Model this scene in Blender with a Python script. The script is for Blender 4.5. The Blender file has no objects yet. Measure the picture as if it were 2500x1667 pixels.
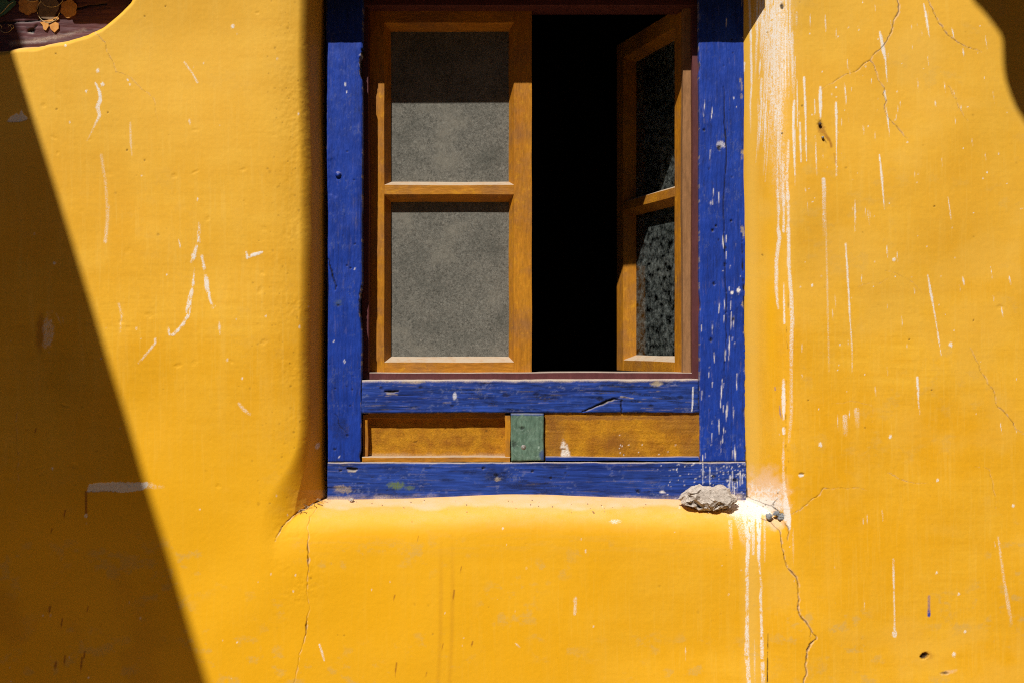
import bpy, bmesh, math, random
import numpy as np
from mathutils import Vector, Matrix

# ------------------------------------------------------------------ camera, sky, sun, exposure
F = 2.778                                   # metres from the lens to the face of the blue frame (y = 0)
SUN = Vector((0.46, 1.0, -1.25)).normalized()
scene = bpy.context.scene
cam_d = bpy.data.cameras.new("camera")
cam_d.sensor_width = 36.0
cam_d.lens = 40.0
cam_d.clip_start = 0.05
cam_d.clip_end = 500.0
cam = bpy.data.objects.new("camera", cam_d)
cam.location = (0, -F, 0)
cam.rotation_euler = (math.radians(90), 0, 0)
scene.collection.objects.link(cam)
scene.camera = cam

elev = math.asin(-SUN.z)
world = bpy.data.worlds.new("World")
scene.world = world
world.use_nodes = True
wn = world.node_tree
wn.nodes.clear()
sky = wn.nodes.new("ShaderNodeTexSky")
sky.sky_type = 'NISHITA'
sky.sun_disc = False
sky.sun_elevation = elev
sky.sun_rotation = math.atan2(-SUN.x, -SUN.y)
sky.altitude = 3500
sky.dust_density = 0.6
bg = wn.nodes.new("ShaderNodeBackground")
bg.inputs[1].default_value = 0.05
wo = wn.nodes.new("ShaderNodeOutputWorld")
wn.links.new(sky.outputs[0], bg.inputs[0])
wn.links.new(bg.outputs[0], wo.inputs[0])

sun_d = bpy.data.lights.new("sun", 'SUN')
sun_d.energy = 4.8
sun_d.angle = math.radians(0.53)
sun_d.color = (1.0, 0.965, 0.91)
sun_o = bpy.data.objects.new("sun", sun_d)
sun_o.rotation_euler = SUN.to_track_quat('-Z', 'Y').to_euler()
sun_o.location = (-2, -4, 6)
scene.collection.objects.link(sun_o)

scene.view_settings.view_transform = 'Standard'
scene.view_settings.look = 'None'
scene.view_settings.exposure = 0.06
scene.view_settings.gamma = 1.0
scene.view_settings.use_curve_mapping = False
scene.cycles.max_bounces = 7
scene.cycles.diffuse_bounces = 4
scene.cycles.use_denoising = False
scene.cycles.filter_width = 1.1

FRONT = -0.105                              # face of the plaster wall, in front of the window frame
RNG = np.random.default_rng(7)
rnd = random.Random(11)


# ------------------------------------------------------------------ helpers: measure, noise
def W(px, py, y):
    """photograph measure (2500 x 1667) -> point at depth y"""
    s = (F + y) / F / 1000.0
    return Vector(((px - 1250.0) * s, y, (833.5 - py) * s))


def _hash(ix, iy, seed):
    n = (ix.astype(np.uint32) * np.uint32(374761393) + iy.astype(np.uint32) * np.uint32(668265263)
         + np.uint32((seed * 2246822519) & 0xffffffff))
    n = (n ^ (n >> np.uint32(13))) * np.uint32(1274126177)
    n = n ^ (n >> np.uint32(16))
    return (n & np.uint32(0xffffff)).astype(np.float32) / np.float32(0xffffff)


def vnoise(x, y, seed=0):
    x = np.asarray(x, np.float32)
    y = np.asarray(y, np.float32)
    fx = np.floor(x)
    fy = np.floor(y)
    ix = fx.astype(np.int64)
    iy = fy.astype(np.int64)
    u = x - fx
    v = y - fy
    u = u * u * (3 - 2 * u)
    v = v * v * (3 - 2 * v)
    a = _hash(ix, iy, seed)
    b = _hash(ix + 1, iy, seed)
    c = _hash(ix, iy + 1, seed)
    d = _hash(ix + 1, iy + 1, seed)
    return (a + (b - a) * u) * (1 - v) + (c + (d - c) * u) * v


def fbm(x, y, seed=0, oct=4, gain=0.5):
    s = 0.0
    a = 1.0
    t = 0.0
    for k in range(oct):
        s = s + a * vnoise(x * (2.03 ** k), y * (2.03 ** k), seed + 17 * k)
        t += a
        a *= gain
    return s / t


def sstep(a, b, x):
    t = np.clip((x - a) / (b - a), 0, 1)
    return t * t * (3 - 2 * t)


def jag(pts, n=3, amp=0.09, seed=0):
    """break a polyline (x, y, w[, a]) up like a crack"""
    r = random.Random(seed)
    P = [tuple(p) + ((1.0,) if len(p) == 3 else ()) for p in pts]
    for _ in range(n):
        out = [P[0]]
        for a, b in zip(P[:-1], P[1:]):
            L = math.hypot(b[0] - a[0], b[1] - a[1])
            if L > 7:
                o = r.uniform(-1, 1) * amp * L
                nx, ny = -(b[1] - a[1]) / L, (b[0] - a[0]) / L
                out.append(((a[0] + b[0]) / 2 + nx * o, (a[1] + b[1]) / 2 + ny * o,
                            (a[2] + b[2]) / 2 * r.uniform(.7, 1.3), (a[3] + b[3]) / 2))
            out.append(b)
        P = out
    return P


class Sheet:
    """a dense grid of surface points that carries wear masks"""

    def __init__(self, X, Y, Z):
        self.X, self.Y, self.Z = X.astype(np.float32), Y.astype(np.float32), Z.astype(np.float32)
        self.m = {}
        self.disp = np.zeros_like(self.X)
        self.measure()

    def measure(self):
        s = F / (F + self.Y) * 1000.0
        self.PX = 1250.0 + self.X * s
        self.PY = 833.5 - self.Z * s
        self.c0, self.c1 = self.PX.min(0), self.PX.max(0)
        self.r0, self.r1 = self.PY.min(1), self.PY.max(1)

    def mask(self, name):
        if name not in self.m:
            self.m[name] = np.zeros_like(self.X)
        return self.m[name]

    def win(self, x0, x1, y0, y1):
        ci = np.nonzero((self.c1 >= x0) & (self.c0 <= x1))[0]
        ri = np.nonzero((self.r1 >= y0) & (self.r0 <= y1))[0]
        if len(ci) == 0 or len(ri) == 0:
            return None
        return (slice(ri[0], ri[-1] + 1), slice(ci[0], ci[-1] + 1))

    def _put(self, name, w, v, depth):
        if name:
            m = self.mask(name)
            m[w] = np.maximum(m[w], v)
        if depth:
            d = self.disp[w]
            self.disp[w] = np.maximum(d, v * depth) if depth > 0 else np.minimum(d, v * depth)

    def stroke(self, name, pts, soft=1.2, rough=0.0, depth=0.0, gap=0.0, seed=1):
        pts = [tuple(p) + ((1.0,) if len(p) == 3 else ()) for p in pts]
        for a, b in zip(pts[:-1], pts[1:]):
            pad = max(a[2], b[2]) / 2 + soft + rough + 1
            w = self.win(min(a[0], b[0]) - pad, max(a[0], b[0]) + pad, min(a[1], b[1]) - pad, max(a[1], b[1]) + pad)
            if w is None:
                continue
            px, py = self.PX[w], self.PY[w]
            dx, dy = b[0] - a[0], b[1] - a[1]
            t = np.clip(((px - a[0]) * dx + (py - a[1]) * dy) / (dx * dx + dy * dy + 1e-6), 0, 1)
            d = np.hypot(px - a[0] - t * dx, py - a[1] - t * dy)
            if rough:
                d = d + rough * 2 * (fbm(px / 7, py / 13, seed, 3) - .5)
            hw = (a[2] + (b[2] - a[2]) * t) / 2
            v = (1 - sstep(-soft, soft, d - hw)) * (a[3] + (b[3] - a[3]) * t)
            if gap:
                v = v * sstep(gap - .12, gap + .12, fbm(px / 5, py / 9, seed + 5, 3))
            self._put(name, w, v, depth)

    def blob(self, name, x, y, rx, ry, a=1.0, rough=0.35, soft=0.25, depth=0.0, seed=3, rot=0.0, gap=0.0):
        R = max(rx, ry) * (1.4 + rough)
        w = self.win(x - R, x + R, y - R, y + R)
        if w is None:
            return
        px, py = self.PX[w] - x, self.PY[w] - y
        c, s = math.cos(rot), math.sin(rot)
        qx, qy = (px * c + py * s) / rx, (-px * s + py * c) / ry
        d = np.hypot(qx, qy)
        if rough:
            k = 6.0 / max(rx, ry, 6)
            d = d + rough * 2 * (fbm((px + x) * k * .6 + seed, (py + y) * k * .6, seed, 3) - .5)
        v = a * (1 - sstep(1 - soft, 1 + soft, d))
        if gap:
            v = v * sstep(gap - .1, gap + .1, fbm((px + x) / 4, (py + y) / 5, seed + 9, 3))
        self._put(name, w, v, depth)

    def poly(self, name, pts, soft=1.2, a=1.0, rough=0.0, depth=0.0, seed=2, gap=0.0):
        xs = [p[0] for p in pts]
        ys = [p[1] for p in pts]
        pad = soft + rough + 2
        w = self.win(min(xs) - pad, max(xs) + pad, min(ys) - pad, max(ys) + pad)
        if w is None:
            return
        d = poly_sd(self.PX[w], self.PY[w], pts)
        if rough:
            d = d + rough * 2 * (fbm(self.PX[w] / 6, self.PY[w] / 6, seed, 3) - .5)
        v = a * (1 - sstep(-soft, soft, d))
        if gap:
            v = v * sstep(gap - .1, gap + .1, fbm(self.PX[w] / 4, self.PY[w] / 5, seed + 9, 3))
        self._put(name, w, v, depth)


def poly_sd(px, py, pts):
    """signed distance to a polygon, negative inside"""
    best = np.full(px.shape, 1e9, np.float32)
    ins = np.zeros(px.shape, bool)
    n = len(pts)
    for i in range(n):
        x0, y0 = pts[i]
        x1, y1 = pts[(i + 1) % n]
        dx, dy = x1 - x0, y1 - y0
        t = np.clip(((px - x0) * dx + (py - y0) * dy) / (dx * dx + dy * dy + 1e-9), 0, 1)
        best = np.minimum(best, np.hypot(px - x0 - t * dx, py - y0 - t * dy))
        c = ((y0 > py) != (y1 > py)) & (px < (x1 - x0) * (py - y0) / ((y1 - y0) if y1 != y0 else 1e-9) + x0)
        ins ^= c
    return np.where(ins, -best, best)


# ------------------------------------------------------------------ helpers: materials
def node(nt, typ, **kw):
    n = nt.nodes.new(typ)
    for k, v in kw.items():
        if k.startswith('i_'):
            key = k[2:]
            n.inputs[int(key) if key.isdigit() else key].default_value = v
        else:
            setattr(n, k, v)
    return n


def mixc(nt, fac, a, b, blend='MIX'):
    m = node(nt, "ShaderNodeMix", data_type='RGBA', blend_type=blend)
    for sock, v in ((m.inputs[0], fac), (m.inputs[6], a), (m.inputs[7], b)):
        if isinstance(v, bpy.types.NodeSocket):
            nt.links.new(v, sock)
        elif isinstance(v, (tuple, list)):
            sock.default_value = (v[0], v[1], v[2], 1)
        else:
            sock.default_value = v
    return m.outputs[2]


def mathn(nt, op, a, b=None, clamp=False):
    m = node(nt, "ShaderNodeMath", operation=op, use_clamp=clamp)
    for i, v in enumerate((a, b)):
        if v is None:
            continue
        if isinstance(v, bpy.types.NodeSocket):
            nt.links.new(v, m.inputs[i])
        else:
            m.inputs[i].default_value = v
    return m.outputs[0]


def maprange(nt, v, a, b, c=0.0, d=1.0):
    m = node(nt, "ShaderNodeMapRange", clamp=True)
    nt.links.new(v, m.inputs[0])
    for i, q in enumerate((a, b, c, d)):
        m.inputs[1 + i].default_value = q
    return m.outputs[0]


def noise(nt, vec, scale, detail=6, rough=0.6, dist=0.0):
    n = node(nt, "ShaderNodeTexNoise")
    nt.links.new(vec, n.inputs['Vector'])
    n.inputs['Scale'].default_value = scale
    n.inputs['Detail'].default_value = detail
    n.inputs['Roughness'].default_value = rough
    n.inputs['Distortion'].default_value = dist
    return n.outputs[0]


def mapping(nt, scale):
    tc = node(nt, "ShaderNodeTexCoord")
    mp = node(nt, "ShaderNodeMapping")
    mp.inputs['Scale'].default_value = scale
    nt.links.new(tc.outputs['Object'], mp.inputs['Vector'])
    return mp.outputs[0]


def surface(name, c0, c1, stretch=(1, 1, 1), nscale=6.0, lo=0.35, hi=0.65, vary=0.18, vscale=90.0, masks=(),
            rough=0.65, bump=0.25, bscale=220.0, dust=None, dust_amt=0.9, spec=0.3, extra=None):
    """weathered paint: two tones by noise, fine variation, wear masks, dust on upward faces"""
    m = bpy.data.materials.new(name)
    m.use_nodes = True
    nt = m.node_tree
    nt.nodes.clear()
    out = node(nt, "ShaderNodeOutputMaterial")
    bs = node(nt, "ShaderNodeBsdfPrincipled")
    nt.links.new(bs.outputs[0], out.inputs[0])
    vec = mapping(nt, stretch)
    flat = mapping(nt, (1, 1, 1))
    big = noise(nt, vec, nscale, 4, 0.62)
    col = mixc(nt, maprange(nt, big, lo, hi), c0, c1)
    if extra:
        col = extra(nt, col, flat, vec)
    fine = noise(nt, vec, vscale, 3, 0.75)
    val = maprange(nt, fine, 0.25, 0.75, 1 - vary, 1 + vary)
    vc = node(nt, "ShaderNodeCombineColor")
    for i in range(3):
        nt.links.new(val, vc.inputs[i])
    col = mixc(nt, 1.0, col, vc.outputs[0], 'MULTIPLY')
    grit = noise(nt, flat, 420.0, 2, 0.7)
    for attr, mc, brk in masks:
        at = node(nt, "ShaderNodeAttribute", attribute_name=attr)
        f = at.outputs['Fac']
        if brk:
            g = maprange(nt, grit, 0.38, 0.62, -brk, brk)
            f = mathn(nt, 'ADD', f, mathn(nt, 'MULTIPLY', g, mathn(nt, 'MULTIPLY', f, mathn(nt, 'SUBTRACT', 1.35, f))), True)
        col = mixc(nt, f, col, mc)
    if dust:
        ge = node(nt, "ShaderNodeNewGeometry")
        sx = node(nt, "ShaderNodeSeparateXYZ")
        nt.links.new(ge.outputs['Normal'], sx.inputs[0])
        up = maprange(nt, sx.outputs[2], 0.3, 0.75)
        dn = noise(nt, flat, 60.0, 3, 0.6)
        col = mixc(nt, mathn(nt, 'MULTIPLY', up, maprange(nt, dn, 0.25, 0.55, dust_amt * .65, dust_amt)), col, dust)
    nt.links.new(col, bs.inputs['Base Color'])
    bs.inputs['Roughness'].default_value = rough
    bs.inputs['Specular IOR Level'].default_value = spec
    if bump:
        bn = noise(nt, vec, bscale, 3, 0.7)
        b = node(nt, "ShaderNodeBump")
        b.inputs['Strength'].default_value = bump
        b.inputs['Distance'].default_value = 0.0015
        nt.links.new(bn, b.inputs['Height'])
        nt.links.new(b.outputs[0], bs.inputs['Normal'])
    return m


# ------------------------------------------------------------------ helpers: objects
COL = scene.collection


def tag(o, label=None, cat=None, kind=None, group=None):
    if label:
        o["label"] = label
    if cat:
        o["category"] = cat
    if kind or label:
        o["kind"] = kind or "thing"
    if group:
        o["group"] = group
    return o


def link(o, parent=None):
    COL.objects.link(o)
    if parent is not None:
        o.parent = parent
        pm = parent
        M = Matrix.Identity(4)
        while pm is not None:
            M = Matrix.Translation(pm.location) if pm.parent is None else M
            pm = pm.parent
        o.matrix_parent_inverse = world_of(parent).inverted()
    return o


_world = {}


def world_of(o):
    return _world.get(o.name, Matrix.Identity(4))


def empty(name, loc, parent=None):
    o = bpy.data.objects.new(name, None)
    o.empty_display_size = 0.05
    o.location = loc
    link(o, parent)
    _world[o.name] = Matrix.Translation(loc)
    return o


def mesh_obj(name, verts, faces, mat, parent=None, smooth=False, attrs=None):
    me = bpy.data.meshes.new(name)
    if isinstance(verts, np.ndarray) and isinstance(faces, np.ndarray):
        nf = len(faces)
        me.vertices.add(len(verts))
        me.vertices.foreach_set("co", verts.astype(np.float32).ravel())
        me.loops.add(nf * 4)
        me.loops.foreach_set("vertex_index", faces.astype(np.int32).ravel())
        me.polygons.add(nf)
        me.polygons.foreach_set("loop_start", np.arange(0, nf * 4, 4, dtype=np.int32))
        me.update(calc_edges=True)
    else:
        me.from_pydata([tuple(v) for v in verts], [], [tuple(f) for f in faces])
    me.polygons.foreach_set("use_smooth", np.full(len(me.polygons), smooth, bool))
    for k, v in (attrs or {}).items():
        at = me.attributes.new(k, 'FLOAT', 'POINT')
        at.data.foreach_set("value", np.clip(v, 0, 1).astype(np.float32).ravel())
    me.materials.append(mat)
    me.update()
    o = bpy.data.objects.new(name, me)
    link(o, parent)
    return o


def sheet_obj(name, sh, mat, parent=None, keep=None, back=None):
    nz, nx = sh.X.shape
    V = np.stack([sh.X, sh.Y + sh.disp, sh.Z], -1).reshape(-1, 3)
    idx = np.arange(nz * nx).reshape(nz, nx)
    q = np.stack([idx[:-1, :-1], idx[:-1, 1:], idx[1:, 1:], idx[1:, :-1]], -1)
    if keep is not None:
        q = q[keep]
    q = q.reshape(-1, 4)
    attrs = {k: v.reshape(-1) for k, v in sh.m.items()}
    if back is not None:                      # skirt + back face so that a board has its thickness
        n0 = len(V)
        ring = np.concatenate([idx[0, :], idx[1:, -1], idx[-1, -2::-1], idx[-2:0:-1, 0]])
        top = V[ring].copy()
        bot = top.copy()
        bot[:, 1] = back
        n = len(ring)
        V = np.concatenate([V, top, bot])
        a = n0 + np.arange(n)
        b = n0 + (np.arange(n) + 1) % n
        q = np.concatenate([q, np.stack([a, a + n, b + n, b], -1),
                            n0 + n + np.array([[0, nx - 1 + nz - 1 + nx - 1, nx - 1 + nz - 1, nx - 1]])])
        for k in attrs:
            e = attrs[k][ring]
            attrs[k] = np.concatenate([attrs[k], e, e])
    # rows run downwards, so turn the faces towards the viewer
    q = q[:, ::-1]
    used = np.unique(q)
    remap = np.full(len(V), -1, np.int64)
    remap[used] = np.arange(len(used))
    return mesh_obj(name, V[used], remap[q], mat, parent, True, {k: v[used] for k, v in attrs.items()})


def box(name, x0, x1, y0, y1, z0, z1, mat, parent=None, bevel=0.0015):
    v = [(x, y, z) for x in (x0, x1) for y in (y0, y1) for z in (z0, z1)]
    f = [(0, 1, 3, 2), (4, 6, 7, 5), (0, 4, 5, 1), (2, 3, 7, 6), (0, 2, 6, 4), (1, 5, 7, 3)]
    o = mesh_obj(name, v, f, mat, parent)
    if bevel:
        b = o.modifiers.new("edge", 'BEVEL')
        b.width = bevel
        b.segments = 2
    return o


# ------------------------------------------------------------------ materials
WHITE = (0.82, 0.75, 0.66)


def wall_extra(nt, col, flat, vec):
    # long soft brush bands and drier, greyer patches of old paint
    b = noise(nt, mapping(nt, (0.35, 1, 3.2)), 9.0, 4, 0.6)
    col = mixc(nt, maprange(nt, b, 0.45, 0.72, 0, 0.6), col, (0.72, 0.35, 0.007))
    br = noise(nt, mapping(nt, (0.10, 1, 2.2)), 70.0, 3, 0.65)
    col = mixc(nt, maprange(nt, br, 0.50, 0.72, 0, 0.42), col, (0.66, 0.33, 0.010))
    br2 = noise(nt, mapping(nt, (2.4, 1, 0.14)), 60.0, 3, 0.65)
    col = mixc(nt, maprange(nt, br2, 0.52, 0.72, 0, 0.32), col, (0.84, 0.50, 0.075))
    sp = noise(nt, flat, 240.0, 2, 0.6)
    col = mixc(nt, maprange(nt, sp, 0.70, 0.78, 0, 0.45), col, (0.40, 0.19, 0.02))
    s = noise(nt, mapping(nt, (3.0, 1, 0.3)), 10.0, 3, 0.6)
    return mixc(nt, maprange(nt, s, 0.5, 0.8, 0, 0.3), col, (0.82, 0.48, 0.07))


M_wall = surface("yellow_plaster", (0.745, 0.358, 0.006), (0.81, 0.44, 0.030), (1, 1, 1), 3.6, 0.36, 0.64, 0.06, 130.0,
                 masks=(("fresh", (0.82, 0.41, 0.003), 0.0), ("faded", (0.79, 0.455, 0.065), 0.0), ("worn", (0.60, 0.38, 0.095), 0.5),
                        ("brown", (0.30, 0.10, 0.012), 0.2), ("dust", (0.80, 0.52, 0.30), 0.3), ("white", WHITE, 0.95),
                        ("blue", (0.03, 0.06, 0.32), 0.3), ("dark", (0.035, 0.018, 0.008), 0.2)),
                 rough=0.66, bump=0.07, bscale=330.0, spec=0.22, extra=wall_extra)

BLUE_MASKS = (("worn", (0.007, 0.011, 0.04), 0.5), ("scuff", (0.11, 0.14, 0.30), 0.6), ("bare", (0.36, 0.29, 0.20), 0.5), ("green", (0.12, 0.17, 0.06), 0.5),
              ("dust", (0.56, 0.44, 0.33), 0.4), ("white", (0.78, 0.75, 0.72), 0.3), ("dark", (0.008, 0.007, 0.010), 0.2))
M_blue_v = surface("blue_paint_upright", (0.005, 0.029, 0.24), (0.010, 0.048, 0.35), (1, 1, 0.2), 26.0, 0.3, 0.7, 0.22, 140.0,
                   BLUE_MASKS, 0.55, 1.0, 190.0, (0.5, 0.42, 0.34), 0.5, 0.25)
M_blue_h = surface("blue_paint_level", (0.008, 0.026, 0.17), (0.021, 0.064, 0.33), (0.07, 1, 1), 34.0, 0.32, 0.68, 0.5, 170.0,
                   BLUE_MASKS, 0.65, 0.8, 240.0, (0.5, 0.42, 0.34), 0.6, 0.18)
def ochre_extra(nt, col, flat, vec):
    p = noise(nt, flat, 11.0, 4, 0.65)
    col = mixc(nt, maprange(nt, p, 0.46, 0.70, 0, 0.75), col, (0.26, 0.115, 0.038))
    q = noise(nt, flat, 55.0, 3, 0.7)
    col = mixc(nt, maprange(nt, q, 0.56, 0.72, 0, 0.7), col, (0.56, 0.25, 0.010))
    return mixc(nt, maprange(nt, q, 0.34, 0.24, 0, 0.5), col, (0.16, 0.06, 0.012))


M_ochre = surface("ochre_varnish", (0.33, 0.115, 0.007), (0.50, 0.205, 0.010), (1, 1, 0.2), 14.0, 0.3, 0.7, 0.26, 150.0,
                  (("bare", (0.34, 0.17, 0.06), 0.3), ("dark", (0.02, 0.012, 0.006), 0.1)), 0.6, 0.8, 190.0, (0.50, 0.40, 0.29), 0.95, 0.2, ochre_extra)
M_ochre_h = surface("ochre_varnish_level", (0.34, 0.125, 0.012), (0.53, 0.22, 0.013), (0.2, 1, 1), 14.0, 0.3, 0.7, 0.26, 150.0,
                    (), 0.6, 0.8, 190.0, (0.50, 0.40, 0.29), 0.95, 0.2, ochre_extra)
M_panel = surface("ochre_panel", (0.31, 0.115, 0.008), (0.52, 0.235, 0.010), (1, 1, 1), 26.0, 0.32, 0.68, 0.30, 230.0,
                  (("dust", (0.50, 0.36, 0.22), 0.4), ("bare", (0.22, 0.09, 0.02), 0.4), ("white", WHITE, 0.4), ("dark", (0.02, 0.012, 0.006), 0.1)),
                  0.65, 1.0, 260.0, (0.52, 0.42, 0.32), 0.9, 0.15)
M_maroon = surface("maroon_paint", (0.085, 0.024, 0.024), (0.115, 0.034, 0.034), (1, 1, 0.3), 20.0, 0.3, 0.7, 0.2, 120.0,
                   (("white", (0.5, 0.38, 0.3), 0.3), ("orange", (0.55, 0.22, 0.015), 0.0)), 0.5, 0.3, 200.0, (0.52, 0.42, 0.34), 0.95, 0.3)
M_jamb = surface("dusty_brown_wood", (0.24, 0.115, 0.045), (0.34, 0.175, 0.075), (1, 1, 0.25), 22.0, 0.3, 0.7, 0.25, 140.0,
                 (("white", (0.10, 0.035, 0.03), 0.1),), 0.8, 0.6, 200.0, (0.4, 0.32, 0.25), 0.5, 0.15)
M_green = surface("green_paint", (0.075, 0.135, 0.092), (0.135, 0.215, 0.155), (1, 1, 0.35), 40.0, 0.3, 0.7, 0.3, 160.0,
                  (("white", (0.30, 0.40, 0.33), 0.4), ("blue", (0.03, 0.05, 0.2), 0.3), ("dark", (0.012, 0.016, 0.012), 0.1)),
                  0.6, 0.6, 220.0, (0.4, 0.38, 0.32), 0.5, 0.3)
M_beam = surface("plum_beam_paint", (0.070, 0.022, 0.024), (0.125, 0.045, 0.045), (0.15, 1, 1), 24.0, 0.3, 0.7, 0.35, 120.0,
                 (("dark", (0.008, 0.004, 0.004), 0.1), ("dust", (0.52, 0.42, 0.34), 0.4)), 0.6, 0.7, 160.0, (0.5, 0.42, 0.34), 0.6, 0.3)
M_petal = surface("orange_petal_paint", (0.52, 0.20, 0.03), (0.70, 0.34, 0.08), (1, 1, 1), 40.0, 0.3, 0.7, 0.25, 120.0, (), 0.55, 0.3, 200.0)
M_petal_dim = surface("tan_petal_paint", (0.17, 0.10, 0.05), (0.26, 0.16, 0.08), (1, 1, 1), 40.0, 0.3, 0.7, 0.3, 120.0, (), 0.6, 0.4, 200.0)
M_petal_line = surface("pale_gold_line_paint", (0.55, 0.40, 0.20), (0.66, 0.50, 0.28), (1, 1, 1), 40.0, 0.3, 0.7, 0.2, 120.0, (), 0.5, 0.2, 200.0)
M_leaf = surface("green_leaf_paint", (0.05, 0.12, 0.06), (0.09, 0.20, 0.10), (1, 1, 1), 40.0, 0.3, 0.7, 0.2, 120.0, (), 0.5, 0.2, 200.0)
M_room = surface("near_black_plaster", (0.012, 0.010, 0.009), (0.02, 0.017, 0.014), (1, 1, 1), 3.0, 0.3, 0.7, 0.2, 40.0, (), 0.9, 0.0)  # near-black walls put the unlit room's darkness into the colour
M_ground = surface("courtyard_paving", (0.30, 0.205, 0.105), (0.37, 0.26, 0.145), (1, 1, 1), 1.5, 0.3, 0.7, 0.2, 30.0, (), 0.85, 0.3, 60.0)
M_white_wall = surface("limewash", (0.62, 0.56, 0.46), (0.70, 0.64, 0.54), (1, 1, 1), 2.0, 0.3, 0.7, 0.1, 30.0, (), 0.85, 0.3, 60.0)
M_cloth = surface("dark_shade_cloth", (0.05, 0.035, 0.03), (0.07, 0.05, 0.04), (1, 1, 1), 4.0, 0.3, 0.7, 0.2, 60.0, (), 0.9, 0.3, 90.0)
M_nail = surface("dull_steel", (0.17, 0.15, 0.13), (0.26, 0.23, 0.20), (1, 1, 1), 60.0, 0.3, 0.7, 0.2, 300.0, (), 0.45, 0.2, 300.0, spec=0.5)
M_rust = surface("rusty_iron", (0.05, 0.03, 0.022), (0.12, 0.07, 0.05), (1, 1, 1), 120.0, 0.3, 0.7, 0.3, 300.0, (), 0.6, 0.4, 300.0)
M_pebble = surface("blue_grey_stone", (0.17, 0.18, 0.19), (0.30, 0.305, 0.31), (1, 1, 1), 60.0, 0.3, 0.7, 0.25, 260.0, (), 0.8, 0.5, 300.0)
M_straw = surface("dry_straw", (0.28, 0.20, 0.13), (0.42, 0.32, 0.22), (1, 1, 1), 60.0, 0.3, 0.7, 0.25, 260.0, (), 0.9, 0.0)


def dusty_glass(name, dust_lo, dust_hi, c0, c1, streak, fib=1.0):
    """window glass under a felt of dust; where the dust thins the dark room shows through"""
    m = bpy.data.materials.new(name)
    m.use_nodes = True
    nt = m.node_tree
    nt.nodes.clear()
    out = node(nt, "ShaderNodeOutputMaterial")
    flat = mapping(nt, (fib, fib, 1))
    st = mapping(nt, streak)
    # short dust fibres: distorted fine noise
    f1 = noise(nt, flat, 190.0, 5, 0.8, 1.0 if fib == 1 else 0.0)
    f2 = noise(nt, flat, 300.0, 3, 0.75, 2.2 if fib == 1 else 0.0)
    f3 = noise(nt, flat, 9.0, 4, 0.6)
    f4 = noise(nt, st, 75.0, 4, 0.6, 0.0)
    col = mixc(nt, maprange(nt, f1, 0.36, 0.64), c0, c1)
    col = mixc(nt, maprange(nt, f2, 0.60, 0.72, 0, 0.5), col, tuple(min(1, q * 2.1) for q in c1))
    col = mixc(nt, maprange(nt, f2, 0.42, 0.32, 0, 0.95), col, tuple(q * 0.35 for q in c0))
    col = mixc(nt, maprange(nt, f3, 0.50, 0.70, 0, 0.5), col, (c0[0] * .85, c0[1] * .92, c0[2] * .92))
    col = mixc(nt, maprange(nt, f3, 0.48, 0.30, 0, 0.55), col, (c1[0] * .98, c1[1] * .95, c1[2] * .90))
    df = node(nt, "ShaderNodeBsdfDiffuse")
    nt.links.new(col, df.inputs[0])
    bp = node(nt, "ShaderNodeBump")
    bp.inputs['Strength'].default_value = 0.7
    bp.inputs['Distance'].default_value = 0.0012
    nt.links.new(f1, bp.inputs['Height'])
    nt.links.new(bp.outputs[0], df.inputs['Normal'])
    tr = node(nt, "ShaderNodeBsdfTransparent")
    tr.inputs[0].default_value = (0.70, 0.82, 0.74, 1)
    gs = node(nt, "ShaderNodeBsdfGlossy")
    gs.inputs['Roughness'].default_value = 0.08
    lw = node(nt, "ShaderNodeFresnel")
    lw.inputs['IOR'].default_value = 1.45
    gl = node(nt, "ShaderNodeMixShader")
    nt.links.new(lw.outputs[0], gl.inputs[0])
    nt.links.new(tr.outputs[0], gl.inputs[1])
    nt.links.new(gs.outputs[0], gl.inputs[2])
    mx = node(nt, "ShaderNodeMixShader")
    nt.links.new(maprange(nt, f4, 0.36, 0.72, dust_lo, dust_hi), mx.inputs[0])
    nt.links.new(gl.outputs[0], mx.inputs[1])
    nt.links.new(df.outputs[0], mx.inputs[2])
    nt.links.new(mx.outputs[0], out.inputs[0])
    return m


M_glass = dusty_glass("felted_dusty_glass", 0.86, 1.0, (0.075, 0.072, 0.060), (0.250, 0.238, 0.200), (1, 1, 1))
M_glass2 = dusty_glass("rain_spotted_glass", 0.0, 0.5, (0.045, 0.058, 0.045), (0.42, 0.46, 0.43), (0.6, 0.6, 0.85), 0.6)


def stone_mat():
    def ex(nt, col, flat, vec):
        v = node(nt, "ShaderNodeTexVoronoi")
        nt.links.new(flat, v.inputs['Vector'])
        v.inputs['Scale'].default_value = 170.0
        return mixc(nt, maprange(nt, v.outputs['Distance'], 0.1, 0.6, 0.0, 0.3), col, (0.28, 0.23, 0.18))
    return surface("rough_grey_stone", (0.53, 0.45, 0.375), (0.66, 0.58, 0.50), (1, 1, 1), 28.0, 0.3, 0.7, 0.25, 320.0,
                   (), 0.92, 1.0, 380.0, None, 0.9, 0.1, ex)


M_stone = stone_mat()

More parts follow.
